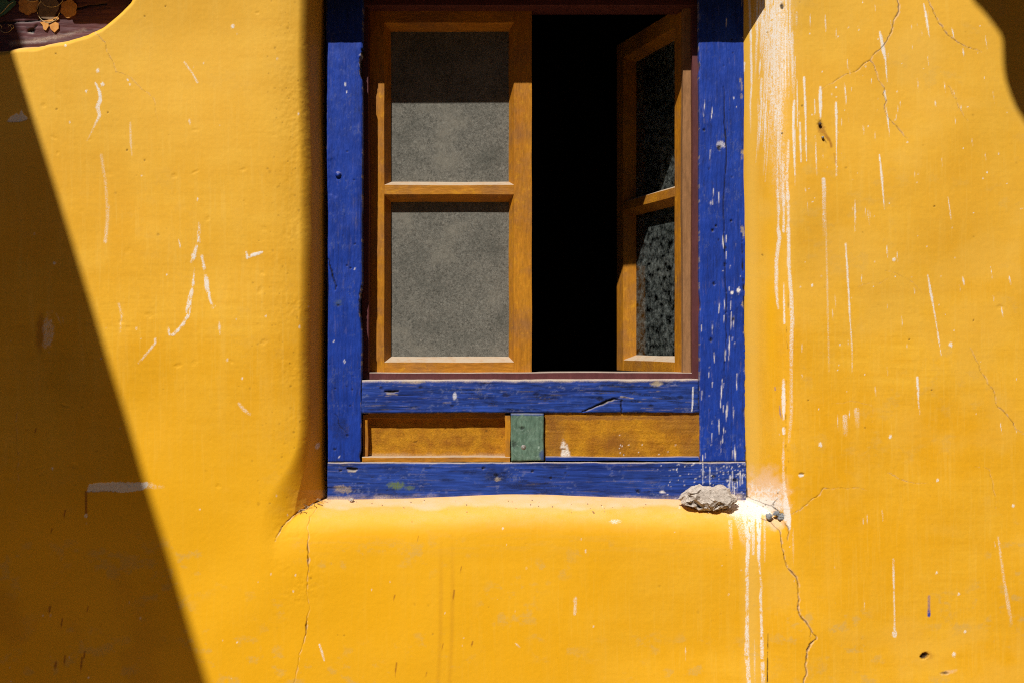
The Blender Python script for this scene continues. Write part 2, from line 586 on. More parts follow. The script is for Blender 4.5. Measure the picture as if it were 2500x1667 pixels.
# ------------------------------------------------------------------ the setting off to the sides: ground, dark room, added light blockers
GZ = -1.75
gm = mesh_obj("ground", [(-60, -60, GZ), (60, -60, GZ), (60, 60, GZ), (-60, 60, GZ)], [(0, 1, 2, 3)], M_ground)
tag(gm, "bare earth courtyard at the foot of the yellow wall", kind="structure")
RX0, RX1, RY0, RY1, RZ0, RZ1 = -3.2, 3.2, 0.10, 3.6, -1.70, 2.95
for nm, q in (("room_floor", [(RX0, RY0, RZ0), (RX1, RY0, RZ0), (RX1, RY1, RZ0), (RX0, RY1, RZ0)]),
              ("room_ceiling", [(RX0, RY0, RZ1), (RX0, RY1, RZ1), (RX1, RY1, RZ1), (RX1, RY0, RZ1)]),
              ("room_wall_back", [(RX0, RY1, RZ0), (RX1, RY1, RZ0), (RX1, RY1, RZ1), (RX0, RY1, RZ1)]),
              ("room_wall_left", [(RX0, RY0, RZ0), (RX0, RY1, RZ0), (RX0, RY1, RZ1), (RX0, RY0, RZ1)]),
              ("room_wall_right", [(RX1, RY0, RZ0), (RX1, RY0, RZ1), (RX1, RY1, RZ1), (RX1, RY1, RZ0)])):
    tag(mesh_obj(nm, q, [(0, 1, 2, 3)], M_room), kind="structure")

# unseen balcony, added and shaped so its floor edge throws the slanting shadow
wx = -1.75
def edge_point(px, py):                      # the point of the balcony edge that shades this spot of the wall
    p = W(px, py, FRONT)
    t = (p.x - wx) / 0.46
    return (p.y - t, p.z + 1.25 * t)
(ya, za), (yb, zb_) = edge_point(30, 110), edge_point(510, 1667)
gr = (za - zb_) / (ya - yb)
edge_y = ((-0.12, za + gr * (-0.12 - ya)), (ya, za), (yb, zb_), (yb - .16, zb_ - gr * .16))
wv, wf = [], []
for x in (wx, wx - 1.9):
    for y, z in edge_y:
        wv.append((x, y, z - 0.22))
    for y, z in edge_y[::-1]:
        wv.append((x, y, z))
n = 8
wf = [tuple(range(n)), tuple(range(2 * n - 1, n - 1, -1))] + [(i, i + n, (i + 1) % n + n, (i + 1) % n) for i in range(n)]
bal = empty("shadow_balcony", (-2.7, -1.3, 2.0))
tag(bal, "unseen timber slab high on the left, added to cast the slanting shadow", "shadow_balcony")
mesh_obj("shadow_balcony_floor", wv, wf, M_beam, bal)
for y, z in edge_y[1:]:
    box("baluster", wx - .72, wx - .64, y - .0, y + .08, z - .1, z + .9, M_beam, bal)
box("handrail", wx - .73, wx - .63, -2.62, -0.05, 3.0, 3.08, M_beam, bal)

# unseen houses and overhang, added around the court to hold back sky fill
M_red = surface("dark_red_plaster", (0.10, 0.035, 0.03), (0.14, 0.05, 0.04), (1, 1, 1), 2.0, 0.3, 0.7, 0.15, 30.0, (), 0.9, 0.3, 60.0)
def blocker_house(name, x0, x1, y0, y1, z1, label):
    root = empty(name, ((x0 + x1) / 2, (y0 + y1) / 2, GZ))
    tag(root, label, "blocker_house")
    box("wall", x0, x1, y0, y1, GZ, z1, M_red, root, 0)
    box("parapet", x0 - .15, x1 + .15, y0 - .15, y1 + .15, z1, z1 + .35, M_white_wall, root, 0)
blocker_house("blocker_house", -9.0, 0.3, -10.0, -6.2, 2.5, "unseen low dark red block across the courtyard, added to cut the sky light")
blocker_house("blocker_house", 0.46, 9.0, -10.0, -6.2, 6.2, "unseen tall dark red block across the courtyard, added to darken the right side")
blocker_house("blocker_house", 4.6, 9.0, -5.6, 3.0, 4.2, "unseen dark red block on the right, added to darken that side")
ev = empty("shade_eave", (0.4, -.6, 1.95))
tag(ev, "unseen wooden overhang above the yellow wall, added to block the upper sky", "shade_eave")
box("shade_soffit", -0.55, 4.0, -0.80, 0.05, 1.96, 2.02, M_beam, ev, .004)
box("shade_soffit", 0.97, 4.0, -1.44, -0.81, 1.72, 1.80, M_beam, ev, .004)  # deeper piece added to darken the top right corner
for i in range(13):
    box("shade_rafter", -0.5 + i * .35, -0.42 + i * .35, -0.78, 0.05, 1.90, 1.958, M_beam, ev, .004)

# ------------------------------------------------------------------ the yellow plaster wall


def curve(x, pts):
    xs = np.array([p[0] for p in pts], np.float32)
    ys = np.array([p[1] for p in pts], np.float32)
    return np.interp(x, xs, ys).astype(np.float32)


def smooth_pts(pts, n=8):
    """Catmull-Rom through profile points, so that the rounded edges have no facets"""
    P = [np.array(p, float) for p in pts]
    P = [2 * P[0] - P[1]] + P + [2 * P[-1] - P[-2]]
    out = []
    for i in range(1, len(P) - 2):
        for k in range(n):
            t = k / n
            a, b, c, d = P[i - 1], P[i], P[i + 1], P[i + 2]
            out.append(tuple(.5 * (2 * b + (c - a) * t + (2 * a - 5 * b + 4 * c - d) * t * t + (3 * b - a - 3 * c + d) * t ** 3)))
    out.append(tuple(P[-2]))
    return out


def build_wall():
    st = 0.00185
    def axis(lo, hi, fine, far_lo, far_hi):
        parts = [np.arange(lo, hi, st)]
        for a, b, s in fine:
            parts[0] = parts[0][(parts[0] < a) | (parts[0] > b)]
            parts.append(np.arange(a, b, s))
        parts += [np.array(far_lo), np.array(far_hi)]
        return np.unique(np.concatenate(parts).round(5))
    xs = axis(-1.195, 1.195, [(-0.53, -0.452, 0.0011), (0.548, 0.64, 0.0014)],
              np.concatenate([np.linspace(-3.0, -1.6, 8), np.linspace(-1.5, -1.2, 24)]), np.concatenate([np.linspace(1.2, 1.5, 20), np.linspace(1.6, 3.0, 8)]))
    zs = axis(-0.80, 0.80, [(-0.452, -0.366, 0.0013)],
              np.concatenate([np.linspace(GZ, -1.0, 10), np.linspace(-0.97, -0.81, 12)]),
              np.concatenate([np.linspace(0.803, 0.89, 20), np.arange(0.895, 0.99, 0.003), np.linspace(1.0, 1.2, 12), np.linspace(1.3, 2.95, 12)]))[::-1]
    X, Z = np.meshgrid(xs.astype(np.float32), zs.astype(np.float32))
    # --- opening: depth behind the wall face for each side, the least one wins (this makes the corner creases)
    wob = (fbm(Z * 3.1, Z * 0 + 2.0, 5, 3) - .5) * 0.012
    # left: a fat rounded edge that turns in to the frame, wider towards the sill
    edge = -0.4615
    flare = 1.0 + 2.1 * sstep(-0.18, -0.42, Z) ** 1.6
    xx = X - wob
    gentle = curve(xx, smooth_pts([(-0.60, 0.0), (-0.575, 0.0003), (-0.545, 0.0022), (-0.515, 0.0072), (-0.49, 0.0135), (-0.44, 0.028)]))
    prof = [(-0.60, 0.0)] + [(-0.5035 + q, .5 * 84 * q * q) for q in np.linspace(0, 0.0245, 12)]
    xe, de = prof[-1]
    prof += [(xe + 0.0065, de + 0.024), (xe + 0.0120, de + 0.049), (xe + 0.0170, de + 0.076), (xe + 0.03, de + 0.20)]
    fL = gentle * np.clip(1 - (flare - 1) * .35, 0, 1) + curve(edge + (xx - edge) / flare, prof)
    # right: a splay up to a fairly crisp corner, then the face
    wobr = (fbm(Z * 2.3, Z * 0 + 9.0, 8, 3) - .5) * 0.012 + 0.006 * sstep(-0.1, -0.38, Z)
    profR = smooth_pts([(0.53, 0.20), (0.5560, 0.122), (0.5665, 0.095), (0.594, 0.060), (0.620, 0.0285), (0.640, 0.009), (0.658, 0.0015), (0.69, 0.0)])
    fR = curve(X - wobr, profR) * 1.105
    # sill: nearly level, then rounding over to the face
    wobs = (fbm(X * 2.6, X * 0 + 4.0, 21, 3) - .5) * 0.012 + 0.004 * np.cos((X - 0.05) * 5.5)
    profS = smooth_pts([(-0.66, 0.0), (-0.56, 0.0002), (-0.53, 0.0006), (-0.50, 0.0014), (-0.477, 0.0028), (-0.457, 0.0050), (-0.440, 0.0085), (-0.426, 0.0138), (-0.414, 0.0215),
                        (-0.404, 0.0330), (-0.395, 0.0490), (-0.387, 0.070), (-0.380, 0.095), (-0.374, 0.128), (-0.36, 0.20)])
    fS = curve(Z - wobs, profS) * 1.105
    # lintel, above the picture: its lower edge shades the top of the window
    wobt = 0.020 + (fbm(X * 7, X * 0, 33, 3) - .5) * 0.010 + 0.010 * sstep(-0.20, -0.23, X) - 0.004 * sstep(0.45, 0.5, X)
    fT = curve(-(Z + wobt), [(-0.985, 0.0), (-0.960, 0.002), (-0.946, 0.012), (-0.940, 0.03), (-0.936, 0.105), (-0.934, 0.14), (-0.926, 0.20)])
    h = np.clip(.5 + .5 * (fL - fS) / 0.005, 0, 1)
    low = fL * (1 - h) + fS * h - 0.005 * h * (1 - h)
    depth = np.minimum(np.minimum(low, fR), fT)
    depth = np.maximum(depth, 0)
    # upper left: the plaster stops in a rounded lip along a painted beam
    s0 = (F + FRONT) / F
    PXf, PYf = 1250 + X / s0 * 1000, 833.5 - Z / s0 * 1000
    lip = [(-900, 190), (-300, 140), (0, 112), (100, 99), (160, 87), (205, 73), (238, 56), (264, 37), (287, 17), (308, -4), (328, -40), (345, -110), (350, -260), (-900, -260)]
    c = (PXf < 420) & (PYf < 230)
    r_, c_ = np.nonzero(c.any(1))[0], np.nonzero(c.any(0))[0]
    w = (slice(r_[0], r_[-1] + 1), slice(c_[0], c_[-1] + 1))
    sd = -poly_sd(PXf[w], PYf[w], lip) * s0 / 1000.0            # metres, positive in the opening
    sd = sd + (fbm(X[w] * 25, Z[w] * 25, 41, 3) - .5) * 0.006
    s_ = np.clip(sd + 0.026, 0, None)
    dl = np.where(s_ < 0.026, .5 * 150 * s_ * s_, .5 * 150 * .026 ** 2 + (s_ - 0.026) * 9.0)
    depth[w] = np.maximum(depth[w], dl)
    depth = np.minimum(depth, 0.16)
    # hand-trowelled unevenness
    lump = (fbm(X * 2.8, Z * 2.8, 3, 2) - .5) * 0.026 + (fbm(X * 10, Z * 10, 6, 2) - .5) * 0.0016
    micro = (fbm(X * 120, Z * 120, 9, 3) - .5) * 0.00035
    nearL = np.exp(-((X + 0.50) / 0.05) ** 2) * (np.abs(Z) < 1)
    micro = micro * (1 + 3.0 * nearL * sstep(.35, .65, fbm(X * 14, Z * 14, 12, 2)))
    Y = FRONT + depth + (lump * np.clip(1 - depth / 0.06, 0, 1) + micro)
    sh = Sheet(X, Y, Z)
    paint_wall(sh)
    global WALL
    WALL = sh
    dq = np.minimum(np.minimum(depth[:-1, :-1], depth[:-1, 1:]), np.minimum(depth[1:, 1:], depth[1:, :-1]))
    keep = dq < 0.134
    return sheet_obj("plaster_wall", sh, M_wall, None, keep)


def paint_wall(sh):
    PX, PY = sh.PX, sh.PY
    inv = (PX > -60) & (PX < 2560) & (PY > -60) & (PY < 1730)
    # tone of the coats: fresher below and by the right reveal, faded above
    big = fbm(PX / 420, PY / 300, 51, 3)
    sh.m['fresh'] = np.clip(sstep(780, 1250, PY + (big - .5) * 500) * .55 * sstep(2300, 700, PX) + .25 * sstep(1000, 1350, PY), 0, 1)
    band = np.exp(-((PX - 1883) / 14) ** 2) * sstep(120, 260, PY) * sstep(1150, 700, PY)
    sh.m['fresh'] = np.maximum(sh.m['fresh'], band * .95)
    sh.m['faded'] = np.clip(sstep(900, 100, PY + (big - .5) * 700) * .45 + .3 * sstep(.55, .75, fbm(PX / 160, PY / 130, 61, 4)) * (PX > 1800), 0, .8)
    leftpale = np.exp(-((PX - 1835) / 22) ** 2) * sstep(2, 60, PY) * .8
    sh.m['faded'] = np.maximum(sh.m['faded'], leftpale * (PX > 1805))
    # dry grey rubbing, mostly low on the wall and right of the window
    wn_ = fbm(PX / 34, PY / 26, 71, 5, .62)
    reg = fbm(PX / 210, PY / 150, 77, 3)
    low = sstep(1290, 1360, PY) * .9 + .35 * (PX > 1930) + .2
    sh.m['worn'] = np.clip(sstep(.56, .72, wn_) * sstep(.42, .62, reg) * low * .40, 0, 1)
    sh.m['worn'] = np.maximum(sh.m['worn'], .12 * sstep(.5, .7, fbm(PX / 60, PY / 7, 79, 4)) * np.exp(-((PY - 1325) / 26) ** 2) * ((PX > 760) & (PX < 1800)))
    # greenish dirt at the foot of the shaded left part
    sh.m['brown'] = np.clip(.22 * sstep(.45, .7, fbm(PX / 120, PY / 150, 83, 4)) * sstep(1200, 1560, PY) * sstep(600, 200, PX), 0, 1)
    # dust lying on the sill
    edge = 1240 + 26 * (fbm(PX / 70, PY / 40, 91, 4) - .5)
    sill = sstep(edge + 9, edge - 8, PY) * (PY > 1195) * ((PX > 775) & (PX < 1905))
    sill = sill * sstep(775, 800, PX - (1240 - PY) * .0)
    sill = sill * (.5 + .55 * fbm(PX / 30, PY / 9, 93, 3))
    soft = sstep(1306, 1235, PY + 22 * (fbm(PX / 50, PY / 18, 94, 4) - .5)) * (PY > 1195) * sstep(690, 800, PX) * sstep(1935, 1880, PX)
    sh.m['dust'] = np.clip(np.maximum(sill, .34 * soft * (.4 + .9 * fbm(PX / 24, PY / 12, 95, 4))), 0, 1)
    lipd = (PX < 340) & (PY < 150)
    sl = np.zeros_like(PX)
    sl[lipd] = 1
    sh.m['lipz'] = sl
    del sh.m['lipz']
    st = sh.stroke
    # sunlit paleness of the lip, painted on as a pale strip
    st('dust', [(-10, 119, 16, .8), (100, 106, 16, .8), (160, 94, 15, .7), (205, 80, 14, .6), (240, 62, 12, .5), (268, 42, 10, .4), (300, 12, 9, .3)], 6)
    # ---- cracks
    def K(pts, seed, depth=0.0028, amp=0.10, soft=0.75):
        P = jag([(p[0], p[1], p[2] * .54) + ((p[3] * .68,) if len(p) > 3 else (.74,)) for p in pts], 4, amp, seed)
        st('dust', [(q[0] + 1.5, q[1] + .5, q[2] * 2.2, q[3] * .8) for q in P if q[2] > 0], 1.2, 1.6, 0, .46, seed + 3)
        st('dark', P, soft, .5, depth * .7, .16, seed)
    K([(2191, -5, 4), (2193, 31, 4.5), (2179, 62, 4), (2176, 79, 4), (2159, 108, 4), (2138, 127, 3.2), (2124, 148, 3)], 1)
    K([(2124, 148, 2.4), (2097, 169, 2.4), (2076, 179, 2, .8), (2042, 196, 2, .7), (2004, 219, 1.6, .5)], 2)
    K([(2124, 148, 2.6), (2135, 162, 2.4), (2143, 193, 2.2), (2159, 215, 2.2), (2155, 231, 2.4), (2164, 246, 3.4), (2159, 265, 2.4), (2169, 289, 2.4), (2190, 310, 2.4), (2216, 339, 1.6, .6)], 3)
    K([(2259, -4, 2.4), (2276, 22, 3), (2290, 55, 3), (2307, 77, 3.2), (2327, 95, 3), (2345, 107, 3), (2365, 117, 2.6), (2396, 128, 1.5, .5)], 4)
    K([(2315, 210, 1.6, .6), (2334, 241, 1.8, .7), (2348, 275, 1.6, .6), (2362, 296, 1.4, .4)], 5)
    K([(1857, 1264, 2.6), (1874, 1269, 3.2), (1902, 1293, 3.6), (1905, 1305, 4), (1910, 1341, 3.4), (1915, 1364, 3.4), (1920, 1381, 3.6), (1931, 1394, 5.5), (1943, 1407, 4), (1948, 1437, 3.6),
       (1951, 1463, 4.2), (1950, 1493, 3.8), (1958, 1509, 6), (1973, 1526, 4.2), (1992, 1552, 4), (1992, 1560, 4), (1977, 1572, 6.5), (1969, 1602, 5), (1966, 1621, 3.6), (1969, 1645, 3.6), (1961, 1672, 3.6)], 6, .005)
    K([(1980, 1532, 2.6), (1978, 1552, 2.4), (1979, 1570, 2.6)], 7)
    K([(1933, 1254, 1.8, .7), (1953, 1244, 2, .8), (1969, 1231, 2, .8), (1991, 1214, 2.4), (2009, 1191, 2.2, .9), (2038, 1192, 1.6, .5), (2081, 1190, 1.6, .5), (2114, 1195, 1.2, .25)], 8)
    K([(777, 1237, 1.8, .7), (755, 1261, 2, .8), (749, 1289, 2, .6), (753, 1310, 2.2, .7), (751, 1330, 4), (751, 1341, 6), (752, 1353, 2.6), (752, 1366, 7), (752, 1378, 4), (750, 1410, 2, .6), (749, 1450, 1.8, .5),
       (756, 1481, 1.4, .4), (749, 1506, 2, .6), (748, 1522, 5), (747, 1537, 4.4), (741, 1568, 2.4, .7), (730, 1596, 2.2, .6), (722, 1646, 2, .5), (716, 1672, 2, .5)], 9, .005)
    K([(796, 1213, 6), (770, 1225, 5), (742, 1241, 5), (722, 1253, 4), (703, 1270, 4), (688, 1286, 3.4), (678, 1304, 2.6), (671, 1320, 2, .6)], 10, .004, .07)
    K([(229, 76, 1.6, .8), (255, 103, 1.8, .9), (272, 145, 1.6, .8), (282, 176, 1.6, .7), (320, 191, 1.4, .6), (348, 220, 1.4, .6), (372, 238, 1.4, .6), (379, 272, 1.2, .4), (389, 300, 1, .2)], 11, .002)
    K([(2367, 848, 1.4, .5), (2382, 879, 1.8, .7), (2409, 932, 2, .8), (2436, 994, 2.2, .9), (2474, 1032, 2.8), (2478, 1047, 2, .6), (2510, 1065, 1.2, .3)], 12, .002)
    K([(2165, 1154, 1.6, .6), (2200, 1170, 1.8, .7), (2230, 1178, 1.6, .5), (2270, 1182, 1, .3)], 13, .002)
    K([(2380, 1138, 1.2, .4), (2415, 1146, 1.6, .6), (2424, 1180, 1.6, .6), (2430, 1240, 1, .3)], 14, .002)
    K([(1822, 1209, 3.2), (1851, 1222, 3.2), (1873, 1231, 4), (1885, 1234, 4), (1897, 1243, 6), (1903, 1249, 4)], 15, .003, .06)
    K([(1884, 1233, 3), (1890, 1225, 4), (1899, 1216, 2)], 16)
    K([(1915, 1275, 3), (1925, 1288, 6), (1926, 1300, 3), (1921, 1320, 2)], 17)
    K([(2160, 660, 1.2, .4), (2195, 672, 1.3, .5), (2230, 690, 1.3, .4), (2250, 715, 1, .25)], 18, .001)
    K([(2030, 985, 1, .3), (2080, 978, 1.2, .4), (2130, 990, 1, .3), (2128, 1030, 1, .2)], 19, .001)
    K([(45, 1000, 1.4, .5), (40, 1060, 1.5, .6), (44, 1120, 1.4, .5), (36, 1200, 1.2, .3)], 20, .001)
    K([(2095, 700, 1, .35), (2150, 690, 1.2, .4), (2180, 670, 1, .2)], 21, .001)
    st('dark', [(1875, 1546, 1.2, .5), (1874, 1600, 2.4, .9), (1873, 1670, 2.6, .9)], .8, 1.0, .0015, gap=.35)
    for y0, y1, a in ((718, 752, .7), (795, 850, .9), (890, 905, .8), (915, 985, .95), (1010, 1050, .9), (1060, 1090, .8), (1095, 1128, .9), (1135, 1180, .6)):
        x = 1921 + 3 * math.sin(y0)
        st('dark', [(x, y0, 1.2, a * .6), (x + 1, y1, 1.8, a * .7)], .7, 1.5, .0005, gap=.5, seed=y0)
    st('dark', [(1813, 1000, 1.5, .7), (1820, 1110, 3, .9), (1823, 1212, 4, 1)], .8, 1.5, .001)
    # ---- white runs of paint, bird lime and scuffs
    def D(pts, soft=1.1, rough=1.0, gap=.20, seed=1):
        seed = seed if seed != 1 else int(abs(pts[0][0] * 3 + pts[0][1]))
        if len(pts) == 2 and pts[0][2] < 5:      # a thrown drop: pointed above, fullest a third of the way down
            p, q = [tuple(k) + ((1.0,) if len(k) == 3 else ()) for k in pts]
            m = tuple(p[i] + (q[i] - p[i]) * .4 for i in range(2)) + (max(p[2], q[2]) * 1.05, max(p[3], q[3]))
            pts = [(p[0], p[1], .4, p[3] * .8), m, (q[0], q[1], .5, q[3] * .6)]
        st('white', pts, soft, rough, -0.0004, gap, seed)
    D([(1829, -6, 5), (1833, 96, 5), (1835, 200, 3.4, .8), (1832, 257, 3, .7), (1833, 325, 2, .15)])
    D([(1939, 246, 3), (1938, 262, 6), (1937, 321, 5), (1941, 428, 2.4)])
    D([(1946, 193, 2.4), (1947, 314, 2)])
    D([(1963, 190, 4), (1966, 260, 5), (1967, 296, 3), (1969, 393, 1.8)])
    D([(1953, 300, 3), (1954, 345, 4), (1956, 396, 2.2)])
    D([(2003, 214, 5), (2003, 232, 8.5), (2003, 260, 7), (2003, 290, 3)])
    D([(2041, 250, 3), (2042, 275, 5.5), (2042, 343, 2.4), (2042, 430, 1.4, .5)])
    D([(1989, 243, 2.4), (1990, 286, 3)]); D([(1991, 340, 1.6), (1994, 428, 2.2)])
    D([(1868, 250, 3.2), (1867, 386, 2.6)]); D([(1850, 235, 1.4, .6), (1850, 292, 1.6, .6)]); D([(1857, 140, 4), (1853, 193, 3)])
    D([(1817, 155, 5, .8), (1814, 190, 2, .5)]); D([(1978, 36, 1.8), (1979, 75, 1.6, .7)]); D([(2014, 36, 3), (2017, 79, 1.6)])
    D([(2148, 79, 5), (2157, 124, 9), (2162, 148, 3), (2166, 200, 2)]); D([(2160, 224, 5), (2163, 245, 3)]); D([(2164, 262, 3.4), (2172, 334, 1.8)])
    D([(2147, 379, 2.6), (2152, 424, 4.6), (2156, 470, 2.4), (2159, 510, 1.4)]); D([(2255, 10, 2), (2262, 45, 5), (2269, 90, 1.6)])
    D([(2062, 203, 3), (2067, 262, 2)]); D([(2088, 489, 2.4), (2088, 565, 1.6)]); D([(2315, 482, 2.4), (2322, 537, 1.6)])
    D([(2324, 68, 2), (2329, 94, 2)]); D([(2350, 117, 2, .8), (2354, 142, 1.6, .7)]); D([(2283, 247, 2.4), (2285, 262, 1.6)])
    D([(2265, 672, 2.6), (2273, 718, 5.2), (2283, 772, 2.2), (2298, 867, 1.8)]); D([(2239, 921, 4.4), (2241, 950, 5), (2242, 978, 2.6), (2246, 1010, 1.2, .5)])
    D([(2065, 596, 3.2), (2074, 752, 3), (2081, 867, 1.8, .7), (2080, 910, 1.4, .4)]); D([(2015, 500, 3, .2), (2020, 700, 4, .3), (2024, 905, 3, .15)])
    D([(2087, 500, 2.2), (2089, 548, 1.8)]); D([(2350, 676, 3), (2355, 699, 2.2)]); D([(2463, 672, 3), (2468, 695, 2)]); D([(2445, 749, 2.6), (2449, 775, 1.8)])
    D([(2063, 1017, 11, .5), (2064, 1059, 9, .1)], 2); D([(2091, 1001, 12, .32), (2094, 1040, 9, .06)], 2)
    D([(2011, 438, 8, .75), (2012, 470, 9, .5), (2012, 575, 6, .06)], 1.6)
    D([(2181, 1365, 5, .25), (2182, 1420, 3.4, .9), (2184, 1500, 2, .7), (2184, 1545, 5, .6)]); sh.blob('white', 2184, 1547, 6, 8, .8)
    D([(2437, 1310, 4, .35), (2452, 1420, 5, .35), (2462, 1480, 8, .4), (2470, 1520, 5, .1)], 2)
    # main wash at the top right of the window
    for i in range(120):
        cx = 1893 + RNG.normal(0, 26)
        y0 = RNG.uniform(-60, 90) if i < 95 else RNG.uniform(60, 330)
        L = RNG.uniform(50, 260) * (1 - min(abs(cx - 1895), 70) / 110)
        a = RNG.uniform(.4, 1.0)
        wd = RNG.uniform(1.0, 3.4)
        if cx < 1845 or cx > 1956:
            continue
        dx = -(.06 if cx < 1880 else 0) * L
        D([(cx, y0, wd, a), (cx + dx * .5, y0 + L * .6, wd * 1.1, a), (cx + dx, y0 + L, 1.2, a * .4)], 1.1, .8, 0, i)
    w = sh.win(1835, 1965, -60, 620)
    px, py = PX[w], PY[w]
    prof = np.exp(-((px - (1893 + 8 * sstep(200, 420, py))) / (30 - 14 * sstep(60, 330, py))) ** 2) * sstep(520, 250, py)
    wash = prof * (.38 + .58 * sstep(.42, .66, fbm(px / 3.2, py / 34, 101, 4))) * sstep(.32, .62, fbm(px / 4, py / 5, 103, 3) + .10)
    sh.m['white'][w] = np.maximum(sh.m['white'][w], wash)
    for x0, x1, wd in ((1896, 1900, 5), (1909, 1913, 6), (1921, 1924, 7)):
        q = x0 % 7
        D([(x0 + 7 - q, 300 + 14 * q, wd * .5, .5), (x0 + 2, 380 + 6 * q, wd * .8, .7), (x0 + q * .3, 430, wd * .6, .65), (x1 - 1, 480, wd * 1.1, .75), (x1 + 1, 530, wd * .7, .7), (x1, 566, wd, .75)], 1.6, 3.0, .22, int(x0))
    w = sh.win(1892, 1930, 350, 560)
    px, py = PX[w], PY[w]
    wash = .38 * sstep(.3, .6, fbm(px / 3, py / 9, 105, 3)) * sstep(1893, 1898, px) * sstep(1927, 1921, px) * sstep(360, 400, py) * sstep(545, 440, py)
    sh.m['white'][w] = np.maximum(sh.m['white'][w], wash)
    D([(1900, 560, 8, .75), (1903, 581, 9, .75), (1896, 631, 8, .7), (1895, 703, 7, .7), (1900, 753, 4, .5)], 1.4, 1)
    D([(1925, 560, 7, .9), (1926, 649, 7, .85), (1932, 721, 8, .7), (1934, 781, 9, .6), (1932, 846, 8, .5), (1932, 917, 7, .3), (1932, 1006, 7, .3), (1926, 1078, 6, .15)], 1.4, 1)
    D([(1914, 690, 1.6, .5), (1914, 739, 3.4), (1915, 789, 4)]); D([(1913, 925, 3, .6), (1913, 945, 7), (1913, 985, 9), (1913, 1024, 3)], 1.4, 1.6)
    D([(1913, 1046, 6), (1913, 1058, 6)], 1.4, 1.5); D([(1913, 1065, 3, .4), (1912, 1200, 5, .5)], 2, 2, .4)
    # sill corner
    sh.blob('white', 1842, 1236, 66, 25, 1.0, .35, .35, -.0006, 5)
    sh.blob('white', 1800, 1240, 40, 12, .5, .4, .5, 0, 6)
    sh.blob('dust', 1868, 1200, 52, 52, .85, .5, .55, 0, 7)
    sh.blob('white', 1868, 1215, 44, 34, .75, .6, .5, 0, 8, 0, .45)
    D([(1912, 1150, 4, .3), (1916, 1205, 8, .8), (1920, 1240, 16), (1922, 1262, 20), (1926, 1282, 8), (1927, 1290, 3)], 1.8, 2.5)
    sh.blob('dust', 1892, 1275, 26, 16, .8, .4, .4, 0, 9)
    D([(1829, 1252, 44, .85), (1827, 1285, 20, .85), (1827, 1310, 11, .85), (1826, 1348, 8, .9), (1824, 1381, 7, .7), (1824, 1447, 7, .6), (1824, 1546, 9, .8), (1824, 1595, 11, .65), (1829, 1672, 8, .7)], 1.6, 1.8, .36, 31)
    D([(1852, 1252, 14), (1853, 1300, 9), (1852, 1348, 7), (1854, 1381, 5, .7), (1859, 1430, 4, .3), (1857, 1453, 6, .8), (1859, 1529, 6, .8), (1860, 1579, 8, .75), (1864, 1672, 9, .75)], 1.6, 1.4, .32, 32)
    D([(1839, 1259, 8, .7), (1839, 1351, 6, .6)], 1.4, 1); D([(1783, 1272, 9, .35), (1785, 1335, 8, .15)], 2, 1); D([(1867, 1262, 6, .4), (1867, 1370, 3, .2)], 1.6, 1)
    D([(1800, 1262, 20, .35), (1815, 1300, 20, .3), (1815, 1330, 10, .1)], 3, 3, .3); D([(1842, 1560, 3, .3), (1843, 1672, 4, .35)], 1.5, 1)
    D([(1674, 1575, 2, .5), (1674, 1612, 2, .3)]); D([(1936, 1290, 3, .3), (1937, 1380, 3, .2)], 2)
    # random fine spatter and short thrown drops, thick to the right of the window
    for i in range(150):
        x = 1950 + abs(RNG.normal(0, 260)) if i < 100 else RNG.uniform(1940, 2500)
        y = RNG.uniform(0, 1667) ** 1.0 * RNG.uniform(.25, 1)
        a = RNG.uniform(.35, 1)
        if RNG.random() < .5:
            L = RNG.uniform(8, 34)
            D([(x, y, RNG.uniform(1, 2.2), a), (x + L * (x - 1800) / 4500, y + L, 1.1, a * .6)], .8, .3)
        else:
            r = RNG.uniform(.8, 1.9)
            sh.blob('white', x, y, r, r * RNG.uniform(1, 1.5), a, .2, .4)
    for x, y, r in ((2183, 634, 5), (2321, 841, 6), (2174, 1066, 5), (2003, 1085, 5.5), (1983, 697, 3.5), (2199, 1515, 0), (2329, 1597, 6), (2341, 1450, 4), (2356, 1541, 4), (2474, 1234, 4), (2289, 1171, 4), (2287, 1397, 3.4)):
        if r:
            sh.blob('white', x, y, r * .7, r * .9, .9, .6, .4, -.0003, int(x))
    for i in range(120):
        x, y = RNG.uniform(0, 1950), RNG.uniform(0, 1667)
        r = RNG.uniform(.9, 2.2)
        sh.blob('white', x, y, r, r * RNG.uniform(1, 2), RNG.uniform(.2, .8), .3, .5)
    # left part
    sh.poly('white', [(16, 297), (26, 285), (34, 281), (40, 276), (46, 280), (52, 269), (56, 279), (66, 287), (67, 292), (48, 298), (30, 299)], 1.0, 1.0, .8, .0008)
    sh.poly('white', [(211, 1200), (218, 1181), (252, 1177), (360, 1177), (360, 1188), (348, 1195), (305, 1201), (262, 1199)], 1.2, 1.0, 2.2, .0008)
    D([(358, 1183, 14, .4), (376, 1186, 10, .25), (398, 1187, 6, .1)], 2.5, 3, .4)
    st('brown', [(210, 1200, 7, .75), (210, 1252, 6, .8)], 1); sh.blob('white', 210, 1258, 4, 5, .8)
    sh.blob('white', 117, 812, 12, 36, .42, .55, .4, .0004, 12, 0.1, .3); sh.blob('brown', 98, 815, 9, 42, .5, .5, .5, 0, 13)
    D([(137, 765, 2, .5), (150, 795, 2, .4)]); D([(152, 775, 2, .4), (156, 792, 2, .4)])
    D([(233, 203, 3), (243, 225, 6), (245, 245, 8, .95), (238, 262, 10, .65), (243, 282, 6, .75), (225, 320, 3, .3), (212, 345, 2, .1)], 1.4, 1.2)
